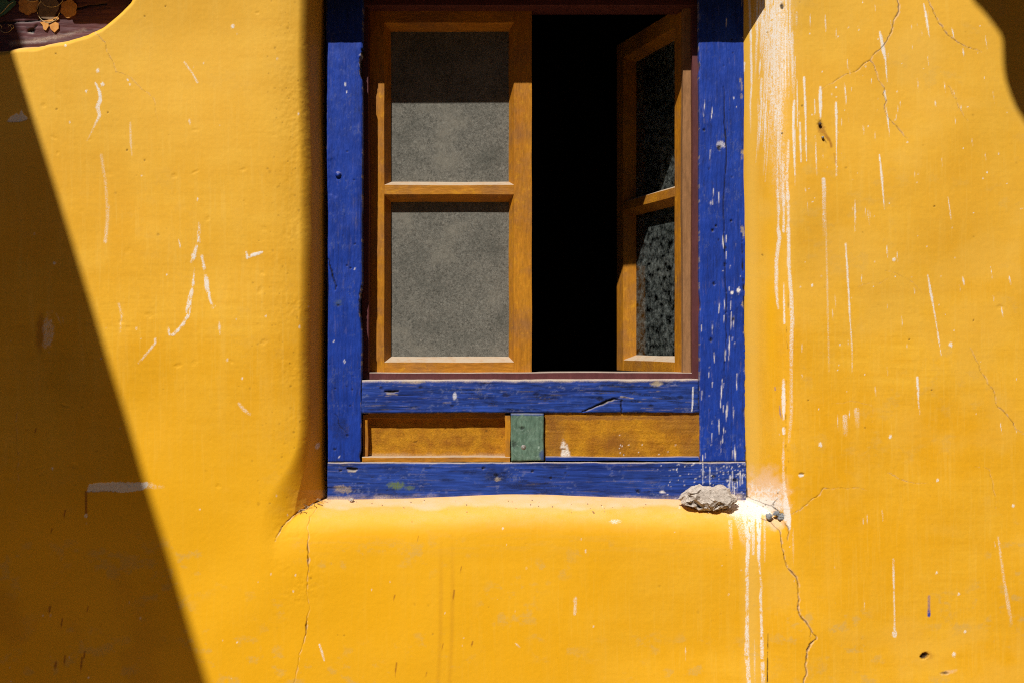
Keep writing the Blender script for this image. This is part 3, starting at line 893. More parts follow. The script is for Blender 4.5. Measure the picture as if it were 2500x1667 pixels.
    for x, y, r in ((239, 173, 4.4), (250, 207, 5), (211, 223, 3.4), (568, 65, 5), (160, 112, 3.4), (312, 195, 3), (317, 207, 2.6), (133, 643, 3.4), (128, 1143, 3.4)):
        sh.blob('white', x, y, r * .75, r, .85, .6, .4, -.0003, int(x))
    D([(486, 545, 5, .25), (486, 564, 6, .5), (485, 592, 7, .8), (478, 608, 6, .7), (472, 628, 9, .9), (467, 640, 4, .6)], 1.6, 2, .38, 41)
    D([(475, 655, 3, .7), (470, 704, 6, .85), (461, 742, 13, .9), (459, 771, 9, .9), (446, 793, 5, .85), (424, 816, 6, .9)], 1.5, 2.2, .36, 42)
    D([(410, 800, 3, .7), (414, 818, 5, .8), (424, 817, 5, .9)], 1.4, 1.4, .3); D([(379, 828, 5, .8), (379, 838, 4, .7), (354, 867, 5, .5), (338, 886, 3, .2)], 1.6, 1.6, .36)
    D([(493, 626, 5, .8), (501, 666, 7, .8), (505, 698, 11, .95), (510, 722, 6, .9), (520, 752, 4, .7)], 1.5, 2, .36, 43)
    D([(601, 616, 4, .7), (604, 629, 6), (619, 622, 8), (640, 616, 4, .8)], 1.3, 1.6, .25, 44)
    D([(436, 585, 2.4), (441, 608, 2)]); D([(535, 785, 2, .4), (537, 818, 5, .6)], 1.5); D([(263, 505, 8, .22), (262, 545, 7, .3), (257, 590, 6, .4)], 2.5)
    D([(247, 380, 6, .25), (258, 450, 6, .22), (262, 530, 5, .2)], 2.5); D([(450, 152, 3, .5), (470, 180, 3, .6), (482, 202, 4, .5)], 1.4, 1)
    D([(318, 300, 3, .3), (319, 348, 5, .4), (322, 380, 2, .2)], 1.6); D([(462, 290, 4, .2), (464, 306, 6, .45)], 1.5); D([(290, 742, 3, .4), (297, 770, 4, .3), (293, 810, 4, .1)], 2)
    D([(583, 985, 5, .4), (596, 1000, 6, .4), (610, 1010, 4, .3)], 2, 2, .3); D([(780, 1573, 4, .8), (786, 1592, 4, .7), (792, 1612, 3, .5)], 1.2, 1.2, .3)
    D([(1257, 1568, 4, .8), (1270, 1580, 4, .8)], 1, 1); D([(1404, 1460, 8, .4), (1404, 1498, 5, .6)], 2.5, 2, .3); sh.blob('white', 775, 1088, 5, 8, .7, .3, .3, 0, 14, .4)
    sh.blob('white', 1503, 1272, 12, 5, .5, .5, .4, 0, 16)
    # red-brown flecks low on the wall
    for x, y, L, wd in ((1107, 1440, 32, 3.4), (966, 1617, 36, 4), (962, 1452, 14, 2.4), (1020, 1307, 14, 2), (1125, 1382, 16, 2), (120, 1480, 20, 5), (150, 1510, 26, 4), (205, 1590, 24, 4), (157, 1600, 28, 4), (135, 1615, 22, 5), (198, 1605, 40, 5), (86, 1045, 14, 3), (157, 1245, 22, 4), (125, 1290, 12, 3), (213, 1480, 16, 3), (1080, 1570, 16, 2), (1040, 1640, 14, 2), (1152, 1565, 14, 3)):
        st('brown', [(x + 2, y, wd, .7), (x, y + L * .5, wd, .8), (x - 1, y + L, 1.2, .3)], 1.2, .8)
    for x in (1075, 1103):
        st('brown', [(x, 1290, 10, 0), (x + 2, 1420, 10, .14), (x, 1560, 9, .18), (x - 6, 1672, 9, .12)], 4)
    # blue paint drips, hole, iron stain
    st('blue', [(2268, 1455, 6, .45), (2268, 1485, 6, .5), (2268, 1496, 7, 1), (2268, 1502, 7, 1)], 1.2, 1.2, 0, .2)
    st('blue', [(1903, 990, 2, .4), (1905, 1010, 4, .6), (1908, 1020, 2, .3)]); st('blue', [(1892, 945, 2.6, .6), (1893, 952, 2.4, .6)])
    sh.blob('dark', 2257, 1600, 10, 6.5, 1, .35, .3, .007, 17, -.4); sh.blob('brown', 2262, 1598, 14, 10, .35, .4, .4, 0, 18)
    sh.blob('dark', 2306, 1642, 9, 3, .7, .5, .4, .002, 19); sh.blob('dust', 2316, 1640, 18, 5, .5, .4, .5, 0, 20, -.2)
    sh.blob('dark', 2002, 304, 6, 10, .6, .75, .6, .002, 21, -.3); sh.blob('brown', 2006, 318, 9, 14, .6, .6, .5, 0, 22, -.3)
    st('brown', [(2010, 322, 8, .55), (2022, 338, 7, .7), (2030, 358, 3, .7)], 2, 3); st('dark', [(2012, 342, 4, .7), (2018, 350, 3, .5)], 1, 1)
    st('brown', [(2036, 375, 3, .3), (2041, 398, 5, .45), (2042, 402, 2, .3)], 1.6); sh.blob('dark', 1909, 17, 4, 7, .9, .3, .3, .003, 23)
    sh.blob('white', 1956, 1160, 6, 4, .9, .3, .3, 0, 24); sh.blob('dark', 1957, 1156, 6, 3, .6, .3, .3, .003, 25)
    sh.blob('dark', 1909, 326, 2.4, 2.4, .9); sh.blob('dark', 1958, 258, 2.6, 2.6, .6)
    for x, y in ((1861, 623), (1873, 80), (1899, 1203), (2281, 504), (2275, 952), (2112, 1044), (1973, 977), (2377, 783), (2220, 829), (310, 367), (404, 16), (353, 40), (263, 276), (353, 392), (136, 132), (138, 267)):
        sh.blob('dark', x, y, 2.3, 1.7, .7, .6, .5, .0015, int(x + y), x)
    for x, y, rx, ry, q in ((1878, 1260, 8.5, 8, 1), (1896, 1254, 9, 6.5, 2), (1908, 1261, 9, 9.5, 3)):
        sh.blob('dark', x, y, rx, ry, .2, .35, .2, .012, q)
    # pits in the plaster
    for i in range(380):
        if i < 230:
            x, y = 700 + RNG.normal(0, 42), RNG.uniform(0, 1240)
        else:
            x, y = RNG.uniform(0, 2500), RNG.uniform(0, 1667)
        r = abs(RNG.normal(0, 1.1)) + .9
        sh.blob('dark', x, y, r, r * RNG.uniform(.7, 1.2), RNG.uniform(.05, .35), .3, .5, RNG.uniform(.0005, .0016), i)
    for i in range(46):                        # shallow trowel dents
        x, y = (RNG.uniform(40, 760), RNG.uniform(0, 1250)) if i < 45 else (RNG.uniform(1940, 2480), RNG.uniform(100, 1600))
        sh.blob(None, x, y, RNG.uniform(3, 9), RNG.uniform(2, 6), 1, .6, .6, RNG.uniform(.0003, .0009), i, RNG.uniform(-1, 1))


wall = build_wall()
tag(wall, "sunlit yellow plaster wall with rounded window opening, white drips and cracks", "wall")


def rock(name, pts, centre, depth_r, mat, parent, seed, amp=0.006, sub=5, groove=None, fit=None):
    """a broken stone whose outline in the wall plane follows pts (metres round centre)"""
    ang = np.array([math.atan2(q[1], q[0]) for q in pts])
    rad = np.array([math.hypot(*q) for q in pts])
    o = np.argsort(ang)
    ang, rad = ang[o], rad[o]
    ang = np.concatenate([ang - 2 * math.pi, ang, ang + 2 * math.pi])
    rad = np.concatenate([rad, rad, rad])
    bm = bmesh.new()
    bmesh.ops.create_icosphere(bm, subdivisions=sub, radius=1.0)
    co = np.array([v.co for v in bm.verts])
    fc = np.array([[v.index for v in f.verts] for f in bm.faces])
    bm.free()
    th = np.arctan2(co[:, 2], co[:, 0])
    R = np.interp(th, ang, rad)
    k = np.hypot(co[:, 0], co[:, 2])
    k2 = k ** 0.72
    R = R * .93
    P = np.stack([np.cos(th) * R * k2, np.sign(co[:, 1]) * np.abs(co[:, 1]) ** 0.8 * depth_r, np.sin(th) * R * k2], 1)
    nrm = co / np.linalg.norm(co, axis=1)[:, None]
    sc = 1.0 / amp
    def n3(s, sd):
        return (fbm(P[:, 0] * s + P[:, 1] * s * .7, P[:, 2] * s - P[:, 1] * s * .5, sd, 4, .6) - .5) * 2
    rid = 1 - np.abs(n3(sc * .16, seed + 5)) * 2
    d = n3(sc * .20, seed) * amp * .5 + np.clip(rid, -.5, 1) * amp * .3 - amp * .15 + n3(sc * .55, seed + 2) * amp * .6 + n3(sc * 1.9, seed + 3) * amp * .42 + n3(sc * 4.5, seed + 4) * amp * .2
    P = P + nrm * d[:, None]
    rr = np.random.default_rng(seed + 40)
    if sub > 4:                                             # broken facets: each patch of the surface a flat of its own, with steps between
        seeds = rr.normal(size=(46, 3))
        seeds /= np.linalg.norm(seeds, axis=1)[:, None]
        jit = nrm + (np.stack([n3(sc * .5, seed + 11), n3(sc * .5, seed + 12), n3(sc * .5, seed + 13)], 1)) * .10
        cell = np.argmax(jit @ seeds.T, axis=1)
        for ci in range(46):
            m_ = cell == ci
            if m_.sum() < 4:
                continue
            c0_ = P[m_].mean(0)
            nv = nrm[m_].mean(0) + rr.normal(size=3) * .28
            nv /= np.linalg.norm(nv)
            hgt = (P[m_] - c0_) @ nv
            P[m_] = P[m_] - nv[None, :] * (hgt * .80)[:, None] + nv[None, :] * rr.uniform(-.22, .22) * amp
    r2 = 1 - np.abs(n3(sc * .45, seed + 9)) * 2
    low_ = np.clip((0.004 - P[:, 2]) / 0.02, .25, 1)        # the lower, broken face is rougher than the weathered top
    P = P + nrm * (np.clip(r2, -1, 1) * amp * .45 * low_ + n3(sc * 1.2, seed + 7) * amp * .45 * low_ + n3(sc * 3.2, seed + 8) * amp * .34 * low_)[:, None]
    if groove:
        (ax, az), (bx_, bz), wd, dp = groove
        t = np.clip(((P[:, 0] - ax) * (bx_ - ax) + (P[:, 2] - az) * (bz - az)) / ((bx_ - ax) ** 2 + (bz - az) ** 2), 0, 1)
        dd = np.hypot(P[:, 0] - ax - t * (bx_ - ax), P[:, 2] - az - t * (bz - az))
        P[:, 1] += np.where(P[:, 1] < 0, dp * (1 - np.clip(dd / wd, 0, 1)) ** .7, 0)
    if fit:                                                 # settle to the measured width and height
        for ax_, (lo, hi) in ((0, fit[0]), (2, fit[1])):
            a_, b_ = P[:, ax_].min(), P[:, ax_].max()
            P[:, ax_] = lo + (P[:, ax_] - a_) / (b_ - a_) * (hi - lo)
    P = P + np.array(centre)
    return mesh_obj(name, [tuple(p) for p in P], [tuple(f) for f in fc], mat, parent, False)


# grey stones showing where the plaster has broken away at the sill corner
def oval(rx, rz, k=0.2, seed=0, n=14):
    r = random.Random(seed)
    return [(math.cos(a) * rx * r.uniform(1 - k, 1 + k), math.sin(a) * rz * r.uniform(1 - k, 1 + k)) for a in (2 * math.pi * i / n for i in range(n))]


for px, py, rx, rz, sd in ((1878, 1260, .0075, .0075, 1), (1896, 1253, .008, .006, 2), (1908, 1260, .0085, .009, 3)):
    c = W(px, py, FRONT + 0.018)
    rock("embedded_stone", oval(rx, rz, .35, sd), (c.x, c.y, c.z), .006, M_pebble, wall, sd, .0024, 4)


def dome(name, c, r, h, mat, parent, flat=0.0, seed=0):
    v, f = [], []
    n, m = 18, 5
    for j in range(m):
        a = j / (m - 1) * math.pi / 2
        for i in range(n):
            t = 2 * math.pi * i / n
            rr = r * math.cos(a) * (1 + 0.04 * math.sin(3 * t + seed))
            v.append((c[0] + rr * math.cos(t), c[1] - h * math.sin(a), c[2] + rr * math.sin(t)))
    for j in range(m - 1):
        for i in range(n):
            f.append((j * n + i, j * n + (i + 1) % n, (j + 1) * n + (i + 1) % n, (j + 1) * n + i))
    f.append(tuple((m - 1) * n + i for i in range(n)))
    v2 = len(v)
    v += [(c[0] + r * .5 * math.cos(2 * math.pi * i / n), c[1] + 0.012, c[2] + r * .5 * math.sin(2 * math.pi * i / n)) for i in range(n)]
    f += [(v2 + i, v2 + (i + 1) % n, (i + 1) % n, i) for i in range(n)]
    return mesh_obj(name, v, f, mat, parent, True)


c = W(2009, 336, FRONT - 0.002)
dome("nail", c, 0.0032, 0.003, M_nail, wall)
c = W(2002, 303, FRONT - 0.001)
dome("rusty_nail", c, 0.0036, 0.003, M_rust, wall, seed=1)["label"] = "rusty nail stub with a brown stain"

# ------------------------------------------------------------------ the window
win = empty("window", (0.055, 0.0, -0.385))
tag(win, "blue framed wooden window with one ochre casement swung open", "window")


def board(name, left, right, top, bot, y, back, mat, parent, grain='v', step=0.0021, rad=0.003, wob=1.6, relief=0.0012, wear=0.5, seed=0, marks=None, dusttop=0.0, edgefn=None):
    """left/right: px at (top, bottom); top/bot: px at (left, right)"""
    wpx = (right[0] + right[1] - left[0] - left[1]) / 2
    hpx = (bot[0] + bot[1] - top[0] - top[1]) / 2
    nx, nz = max(6, int(wpx / 1000 / step)), max(6, int(hpx / 1000 / step))
    u = np.linspace(0, 1, nx)[None, :].repeat(nz, 0)
    v = np.linspace(0, 1, nz)[:, None].repeat(nx, 1)
    yc = top[0] + (bot[0] - top[0]) * v
    xl = left[0] + (left[1] - left[0]) * v + wob * 2 * (fbm(yc / 45, yc * 0 + seed, seed + 1, 4, .6) - .5)
    xr = right[0] + (right[1] - right[0]) * v + wob * 2 * (fbm(yc / 45, yc * 0 + seed + 3, seed + 2, 4, .6) - .5)
    if edgefn:
        xl, xr = edgefn(yc, xl, xr)
    px = xl + (xr - xl) * u
    yt = top[0] + (top[1] - top[0]) * u + wob * 2 * (fbm(px / 60, px * 0 + seed, seed + 4, 4, .6) - .5)
    yb = bot[0] + (bot[1] - bot[0]) * u + wob * 2 * (fbm(px / 60, px * 0 + seed + 7, seed + 5, 4, .6) - .5)
    py = yt + (yb - yt) * v
    s = (F + y) / F / 1000
    X, Z = (px - 1250) * s, (833.5 - py) * s
    ex = np.minimum(px - xl, xr - px) * s
    ez = np.minimum(py - yt, yb - py) * s
    r2 = rad * (.6 + .9 * fbm(px / 30, py / 30, seed + 6, 3))
    e = np.clip(1 - np.minimum(ex, ez) / r2, 0, 1)
    gx, gy = (px / 5.0, py / 110.0) if grain == 'v' else (px / 110.0, py / 5.0)
    g = fbm(gx, gy, seed + 8, 4, .6)
    lum = fbm(px / 50, py / 50, seed + 9, 3)
    Y = y + e ** 2 * r2 * .8 + (g - .5) * relief + (lum - .5) * 0.003
    sh = Sheet(X, Y, Z)
    # dark worn grain, rubbed edges, small knocks
    gg = fbm(gx * 1.4, gy * .7, seed + 10, 5, .62)
    rg = fbm(px / 90, py / 50, seed + 11, 3)
    sh.m['worn'] = np.clip(sstep(.53, .70, gg) * sstep(.32, .62, rg) * wear + .35 * wear * sstep(.5, .75, fbm(px / 24, py / 18, seed + 15, 5)), 0, 1)
    sh.m['bare'] = np.clip(sstep(.80, 1.0, e) * sstep(.58, .68, fbm(px / 12, py / 12, seed + 12, 4)) * .55 + .3 * sstep(.68, .82, fbm(gx * 1.3, gy * 2.2, seed + 13, 5)) * wear, 0, .6)
    sc_ = fbm(px / 9, py / 5, seed + 21, 5, .68) if grain == 'h' else fbm(px / 5, py / 9, seed + 21, 5, .68)
    sh.m['scuff'] = np.clip(sstep(.57, .70, sc_) * sstep(.40, .66, fbm(px / 60, py / 40, seed + 22, 3)) * (.06 + .8 * wear) + .25 * sstep(.6, 1, e), 0, .8)
    if dusttop:
        d = (py - yt)
        sh.m['dust'] = np.clip(sstep(dusttop, 0, d + 7 * (fbm(px / 22, py / 9, seed + 14, 4) - .5) * dusttop / 8), 0, 1) * .9
    n = int(wpx * hpx / 4200)
    for i in range(n):
        x, yy = rnd.uniform(min(left), max(right)), rnd.uniform(min(top), max(bot))
        r = rnd.uniform(.9, 1.8)
        ax, az = (r, r * rnd.uniform(1, 2.2)) if grain == 'v' else (r * rnd.uniform(1, 2.6), r)
        sh.blob('dark', x, yy, ax, az, rnd.uniform(.2, .8), .4, .4, rnd.uniform(.0006, .002), seed + i)
    if marks:
        marks(sh)
    return sheet_obj(name, sh, mat, parent, None, back)


def marks_left(sh):
    sh.stroke('dark', jag([(801, 632, 2), (806, 650, 3), (812, 672, 4), (818, 690, 3), (819, 708, 2)], 2, .15, 3), .8, 0, .003)
    sh.stroke('dark', jag([(818, 1010, 2, .6), (830, 1040, 2.4, .7), (846, 1055, 2, .6)], 2, .15, 4), 1, 0, .0015)
    for x, y, r in ((866, 596, 4), (847, 649, 3), (856, 655, 3), (848, 1062, 5), (817, 1096, 4.5), (860, 950, 4), (818, 948, 3), (855, 990, 3), (862, 917, 2.5), (826, 746, 5), (848, 370, 3.4), (864, 440, 3)):
        sh.blob('dark', x, y, r * .7, r * .6, .8, .7, .4, .002, int(x))
    sh.blob('white', 843, 206, 2.4, 5, .7); sh.blob('white', 846, 225, 1.6, 3, .8)
    for x, y in ((816, 831), (841, 878), (867, 655), (829, 1113), (843, 882)):
        sh.stroke('white', [(x, y, 2, .8), (x - 2, y + 4, 2, .8)])
    sh.blob('green', 826, 740, 10, 7, .25, .5, .5)
    sh.blob('worn', 832, 1045, 20, 26, .45, .6, .5)
    for y0, y1 in ((122, 190), (700, 800)):
        sh.stroke('dark', [(885, y0, 6), (886, (y0 + y1) / 2, 9), (884, y1, 5)], 1, 3, .004)
    sh.blob('bare', 884, 186, 3, 6, .9); sh.blob('white', 882, 134, 4, 3, .6)
    sh.stroke(None, [(812, 400, 22), (815, 470, 20)], 4, 5, .0016)


def edge_left(yc, xl, xr):
    chip = 7 * np.exp(-((yc - 160) / 28) ** 4) + 6 * np.exp(-((yc - 745) / 38) ** 4) + 3 * np.exp(-((yc - 1115) / 12) ** 2)
    return xl, xr - chip * (.7 + .6 * fbm(yc / 8, yc * 0, 5, 2))


left_post = board("frame_post", (796, 799), (886, 881), (-128, -128), (1128, 1128), 0.0, 0.09, M_blue_v, win, 'v', seed=10, wear=.30, marks=marks_left, edgefn=edge_left)


def marks_right(sh):
    sh.stroke('dark', jag([(1766, 212, 1.6, .7), (1768, 300, 2.6), (1772, 350, 3), (1770, 440, 2), (1768, 560, 2.2), (1770, 660, 2.2), (1773, 740, 2), (1768, 900, 1.8, .7), (1772, 1010, 1.2, .4)], 3, .03, 8), .9, 0, .003)
    for x, y, r in ((1740, 563, 5), (1748, 552, 4), (1770, 604, 5), (1770, 647, 5), (1743, 693, 5), (1736, 830, 6), (1785, 540, 4), (1787, 97, 3), (1756, 362, 7), (1719, 318, 4), (1790, 780, 5), (1735, 830, 4)):
        sh.blob('dark', x, y, r * .6, r * .8, .9, .6, .4, .003, int(x + y))
    for pts in ([(1765, 572, 3), (1766, 590, 8), (1766, 607, 3)], [(1773, 575, 3), (1773, 592, 2)], [(1769, 720, 4), (1769, 757, 3)], [(1757, 740, 4), (1755, 765, 2)], [(1740, 785, 4), (1739, 817, 3)],
                [(1786, 762, 4), (1785, 806, 3)], [(1791, 765, 4), (1790, 815, 3)], [(1768, 770, 3), (1768, 800, 2)], [(1781, 822, 5), (1779, 880, 3)], [(1771, 842, 4), (1770, 880, 3)], [(1744, 860, 4), (1744, 885, 2)],
                [(1763, 925, 4), (1760, 975, 5), (1759, 995, 2)], [(1776, 980, 5), (1773, 1020, 8), (1773, 1030, 3)], [(1791, 990, 4), (1792, 1040, 3)], [(1768, 1032, 3), (1764, 1080, 3)], [(1755, 1022, 4), (1755, 1060, 2)],
                [(1716, 1110, 5), (1714, 1170, 4)], [(1733, 1155, 3), (1733, 1190, 3)], [(1794, 1085, 6), (1795, 1130, 5)], [(1806, 1070, 3), (1806, 1100, 2)], [(1720, 245, 3), (1718, 285, 2)], [(1740, 260, 3), (1736, 295, 2)], [(1790, 235, 5), (1792, 243, 3)], [(1735, 490, 4), (1735, 505, 2)],
                [(1692 + 50, 460, 2), (1740, 500, 2)], [(1755, 470, 3), (1754, 510, 2)], [(1797, 596, 3), (1797, 606, 2)], [(1799, 925, 4), (1798, 952, 3)]):
        p, q = pts[0], pts[-1]
        mx = max(k[2] for k in pts)
        sh.stroke('white', [(p[0], p[1], .6, .8), (p[0] + (q[0] - p[0]) * .45, p[1] + (q[1] - p[1]) * .45, mx * .55, .9), (q[0], q[1], .5, .7)], .8, .9, -.0004)
    for i in range(34):
        x, y = rnd.uniform(1712, 1815), 1128 - abs(rnd.gauss(0, 380))
        L = rnd.uniform(1, 24)
        sh.stroke('white', [(x, y, rnd.uniform(1.2, 2.6), rnd.uniform(.4, .9)), (x - L * .04, y + L, 1.2, .5)], .9, .3)
    sh.blob('white', 1787, 715, 4, 4, 1); sh.blob('white', 1803, 709, 4, 5, .9); sh.blob('white', 1760, 354, 10, 8, .5, .5)
    for y in (196, 212, 236, 372, 385, 560, 568, 742, 750, 806, 905, 1010):
        sh.blob('bare', 1809 + (y - 100) * .012 + rnd.uniform(-3, 2), y, rnd.uniform(2, 4), rnd.uniform(4, 12), rnd.uniform(.4, .9), .7, .3, .0008, y)
    sh.stroke('dark', [(1811, 560, 1), (1814, 660, 3), (1818, 760, 4), (1820, 900, 3), (1821, 1120, 4)], 1, 2, .002, .4)


def edge_right(yc, xl, xr):
    chip = 5 * np.exp(-((yc - 165) / 12) ** 2) + 5 * np.exp(-((yc - 745) / 16) ** 2)
    return xl + chip * .6, xr


right_post = board("frame_post", (1706, 1709), (1822, 1834), (-128, -128), (1127, 1127), 0.0, 0.09, M_blue_v, win, 'v', seed=30, wear=.34, marks=marks_right, edgefn=edge_right)
right_post["label"] = "blue post streaked with white paint drips"


def marks_mid(sh):
    sh.stroke('dark', jag([(1422, 1004, 3, .8), (1455, 990, 5), (1483, 978, 6), (1500, 973, 4), (1520, 976, 3)], 2, .06, 5), .9, .6, .0045)
    sh.stroke('dark', jag([(1517, 974, 3), (1517, 1006, 3.4)], 2, .05, 6), .8, 0, .003)
    sh.stroke('bare', [(1515, 968, 4, .8), (1545, 972, 4, .8)], 1.2, 1.5, -.0015)
    sh.stroke('dark', [(940, 955, 3), (960, 956, 6), (972, 954, 3)], 1, 1, .004); sh.stroke('bare', [(945, 961, 3, .8), (970, 963, 3, .6)], 1.2, 1)
    for x, y, rx, ry in ((1464, 973, 10, 4), (1661, 970, 8, 4), (1027, 945, 6, 3), (1235, 965, 9, 4), (931, 947, 5, 3), (1104, 990, 5, 3), (1310, 962, 8, 4), (1590, 990, 6, 3)):
        sh.blob('dark', x, y, rx, ry, .7, .5, .4, .002, int(x))
    sh.blob('white', 1110, 966, 4.5, 9, .55, .3); sh.blob('bare', 1604, 936, 14, 6, .95, .4, .3, .001); sh.blob('bare', 1010, 931, 30, 5, .7, .5, .4)
    sh.stroke('white', [(1692, 945, 3), (1691, 985, 3), (1689, 1003, 1.6)], .9, .4)
    for i in range(40):
        x, y = rnd.uniform(890, 1700), rnd.uniform(935, 1003)
        sh.stroke('bare', [(x, y, 1.0, .4), (x + rnd.uniform(8, 30), y + rnd.uniform(-2, 2), 1.0, .2)], .8, .6)
    for i in range(10):
        x, y = rnd.uniform(890, 1650), rnd.uniform(940, 1000)
        sh.stroke('dark', [(x, y, 1.2, .7), (x + rnd.uniform(40, 120), y + rnd.uniform(-2, 2), 1.6, .7)], .8, .6, .0015)


mid = board("rail", (882, 881), (1705.5, 1708), (927, 925), (1008, 1007), 0.003, 0.085, M_blue_h, win, 'h', seed=50, wear=.75, relief=.0022, marks=marks_mid, dusttop=9)


def marks_low(sh):
    sh.blob('green', 968, 1184, 20, 8, .8, .6, .4); sh.blob('green', 1000, 1190, 10, 5, .6, .6, .4); sh.blob('bare', 835, 1194, 22, 9, .65, .6, .4)
    sh.stroke('dark', [(796, 1190, 2), (842, 1190, 2, .6)], .8, .4, .002)
    sh.stroke('dark', [(848, 1143, 5), (862, 1145, 9), (872, 1144, 4)], 1, 1.2, .005); sh.stroke('bare', [(850, 1150, 3), (868, 1150, 3)], 1, .6)
    for x, y, r in ((832, 1148, 5), (1744, 1163, 7), (1795, 1172, 8), (1558, 1198, 9), (1212, 1160, 8), (1180, 1142, 6), (1345, 1166, 5), (1300, 1150, 5)):
        sh.blob('dark', x, y, r * .7, r * .5, .85, .8, .4, .003, int(x))
    sh.blob('white', 1616, 1200, 6, 3, .8); sh.blob('worn', 1215, 1165, 30, 14, .6, .6, .4); sh.blob('bare', 1215, 1170, 8, 5, .7, .5)
    # dust and plaster smeared up from the sill
    w = sh.win(780, 1840, 1180, 1240)
    px, py = sh.PX[w], sh.PY[w]
    d = sstep(1204, 1222, py + 22 * (fbm(px / 30, py / 14, 201, 4) - .5)) * (.35 + .6 * sstep(.35, .65, fbm(px / 120, py / 60, 202, 3)))
    sh._put('dust', w, d, 0)
    for i in range(200):
        x, y = rnd.uniform(1600, 1825), rnd.uniform(1130, 1215)
        if rnd.random() < (x - 1560) / 260:
            sh.blob('white', x, y, rnd.uniform(.9, 2), rnd.uniform(.9, 2.2), rnd.uniform(.3, .9), .2, .5)
    sh.stroke('dust', [(1800, 1215, 26, .7), (1760, 1212, 20, .4)], 7, 4, 0, .3)
    for x, y0, y1 in ((1716, 1132, 1180), (1733, 1140, 1182), (1782, 1160, 1200), (1788, 1150, 1195), (1807, 1150, 1185), (1779, 1180, 1205), (1800, 1168, 1200), (1812, 1160, 1180), (1793, 1185, 1210)):
        sh.stroke('white', [(x, y0, 2.6, .8), (x, y1, 1.6, .6)], .9, .6, 0, .2)


bottom = board("sill_beam", (799, 799), (1832, 1836), (1128.6, 1127.6), (1222, 1224), -0.002, 0.09, M_blue_h, win, 'h', seed=70, wear=.6, relief=.0016, marks=marks_low, dusttop=3)
head = box("head_rail", W(884, 0, .03).x, W(1707, 0, .03).x, 0.02, 0.10, W(0, 14, .02).z, 0.95, M_maroon, win)

# recessed ochre panels under the rail
def marks_pl(sh):
    w = sh.win(880, 1260, 1095, 1130)
    px, py = sh.PX[w], sh.PY[w]
    sh._put('dust', w, .7 * sstep(1102, 1118, py + 10 * (fbm(px / 25, py / 10, 211, 3) - .5)), 0)


panel_l = board("panel", (885, 885), (1252, 1252), (1004, 1004), (1130, 1130), 0.036, 0.06, M_panel, win, 'h', seed=90, wear=.0, relief=.0008, marks=marks_pl)


def marks_pr(sh):
    sh.poly('white', [(1374, 1066), (1380, 1080), (1390, 1098), (1394, 1114), (1370, 1114), (1370, 1090)], 2.5, .8, 3.5, 0, 3, .30)
    sh.blob('bare', 1350, 1065, 26, 60, .55, .5, .6); sh.blob('bare', 1670, 1035, 50, 26, .5, .5, .6); sh.blob('bare', 1510, 1078, 40, 20, .4, .6, .6); sh.blob('bare', 1690, 1095, 30, 26, .5, .5, .6)
    sh.stroke('bare', [(1335, 1020, 10, .7), (1705, 1018, 10, .7)], 3, 4)  # darker brown strip along the panel's top edge
    for i in range(12):
        sh.blob('white', rnd.uniform(1500, 1690), rnd.uniform(1060, 1110), 1.4, 1.4, .8)


panel_r = board("panel", (1328, 1328), (1712, 1712), (1004, 1004), (1124, 1124), 0.010, 0.05, M_panel, win, 'h', seed=95, wear=.0, relief=.0014, marks=marks_pr)


def bead(name, x0, x1, z0, z1, y, back, mat, parent, seed=0, bow=0.0, axis='x'):
    """a thin hand-planed strip with slightly wandering edges"""
    rr = random.Random(seed)
    nseg = 16
    v, f = [], []
    ph = rr.uniform(0, 6)
    for i in range(nseg + 1):
        t = i / nseg
        a = 0.0007 * math.sin(t * 9 + ph) + rr.uniform(-.0004, .0004)
        b = 0.0007 * math.sin(t * 7 + ph * 2) + rr.uniform(-.0004, .0004)
        if axis == 'x':
            x = x0 + (x1 - x0) * t
            ring = [(x, y + .0006, z0 + a), (x, y, z0 + a + .0008), (x, y, z1 + b - .0012), (x, y + .0012, z1 + b), (x, back, z1 + b), (x, back, z0 + a)]
        else:
            z = z0 + (z1 - z0) * t
            ring = [(x1 + b, y + .0006, z), (x1 + b - .0008, y, z), (x0 + a + .0008, y, z), (x0 + a, y + .0008, z), (x0 + a, back, z), (x1 + b, back, z)]
        v += ring
    for i in range(nseg):
        for k in range(6):
            a, b = i * 6 + k, i * 6 + (k + 1) % 6
            f.append((a, b, b + 6, a + 6))
    f += [tuple(range(5, -1, -1)), tuple(nseg * 6 + k for k in range(6))]
    o = mesh_obj(name, v, f, mat, parent)
    bm = bmesh.new()
    bm.from_mesh(o.data)
    bmesh.ops.recalc_face_normals(bm, faces=bm.faces)
    bm.to_mesh(o.data)
    bm.free()
    return o


g = lambda px, py, y: W(px, py, y)
bead("bead", g(898, 0, .014).x, g(1233, 0, .014).x, g(0, 1022, .014).z, g(0, 1006, .014).z, 0.021, 0.040, M_ochre_h, panel_l, 1)
bead("bead", g(884, 0, .010).x, g(897, 0, .010).x, g(0, 1118, .010).z, g(0, 1012, .010).z, 0.019, 0.040, M_ochre, panel_l, 2, axis='z')
bead("bead", g(884, 0, .004).x, g(1245, 0, .004).x, g(0, 1127, .004).z, g(0, 1115, .004).z, 0.004, 0.040, M_ochre_h, panel_l, 3)
bead("bead", g(1233, 0, .008).x, g(1246, 0, .008).x, g(0, 1116, .008).z, g(0, 1014, .008).z, 0.009, 0.040, M_ochre, panel_l, 4, axis='z')
b = bead("bead", g(1332, 0, -.002).x, g(1706, 0, -.002).x, g(0, 1124, -.002).z, g(0, 1115, -.002).z, -0.002, 0.034, M_blue_h, panel_r, 5)
b["label"] = "blue dusty strip below the right panel"


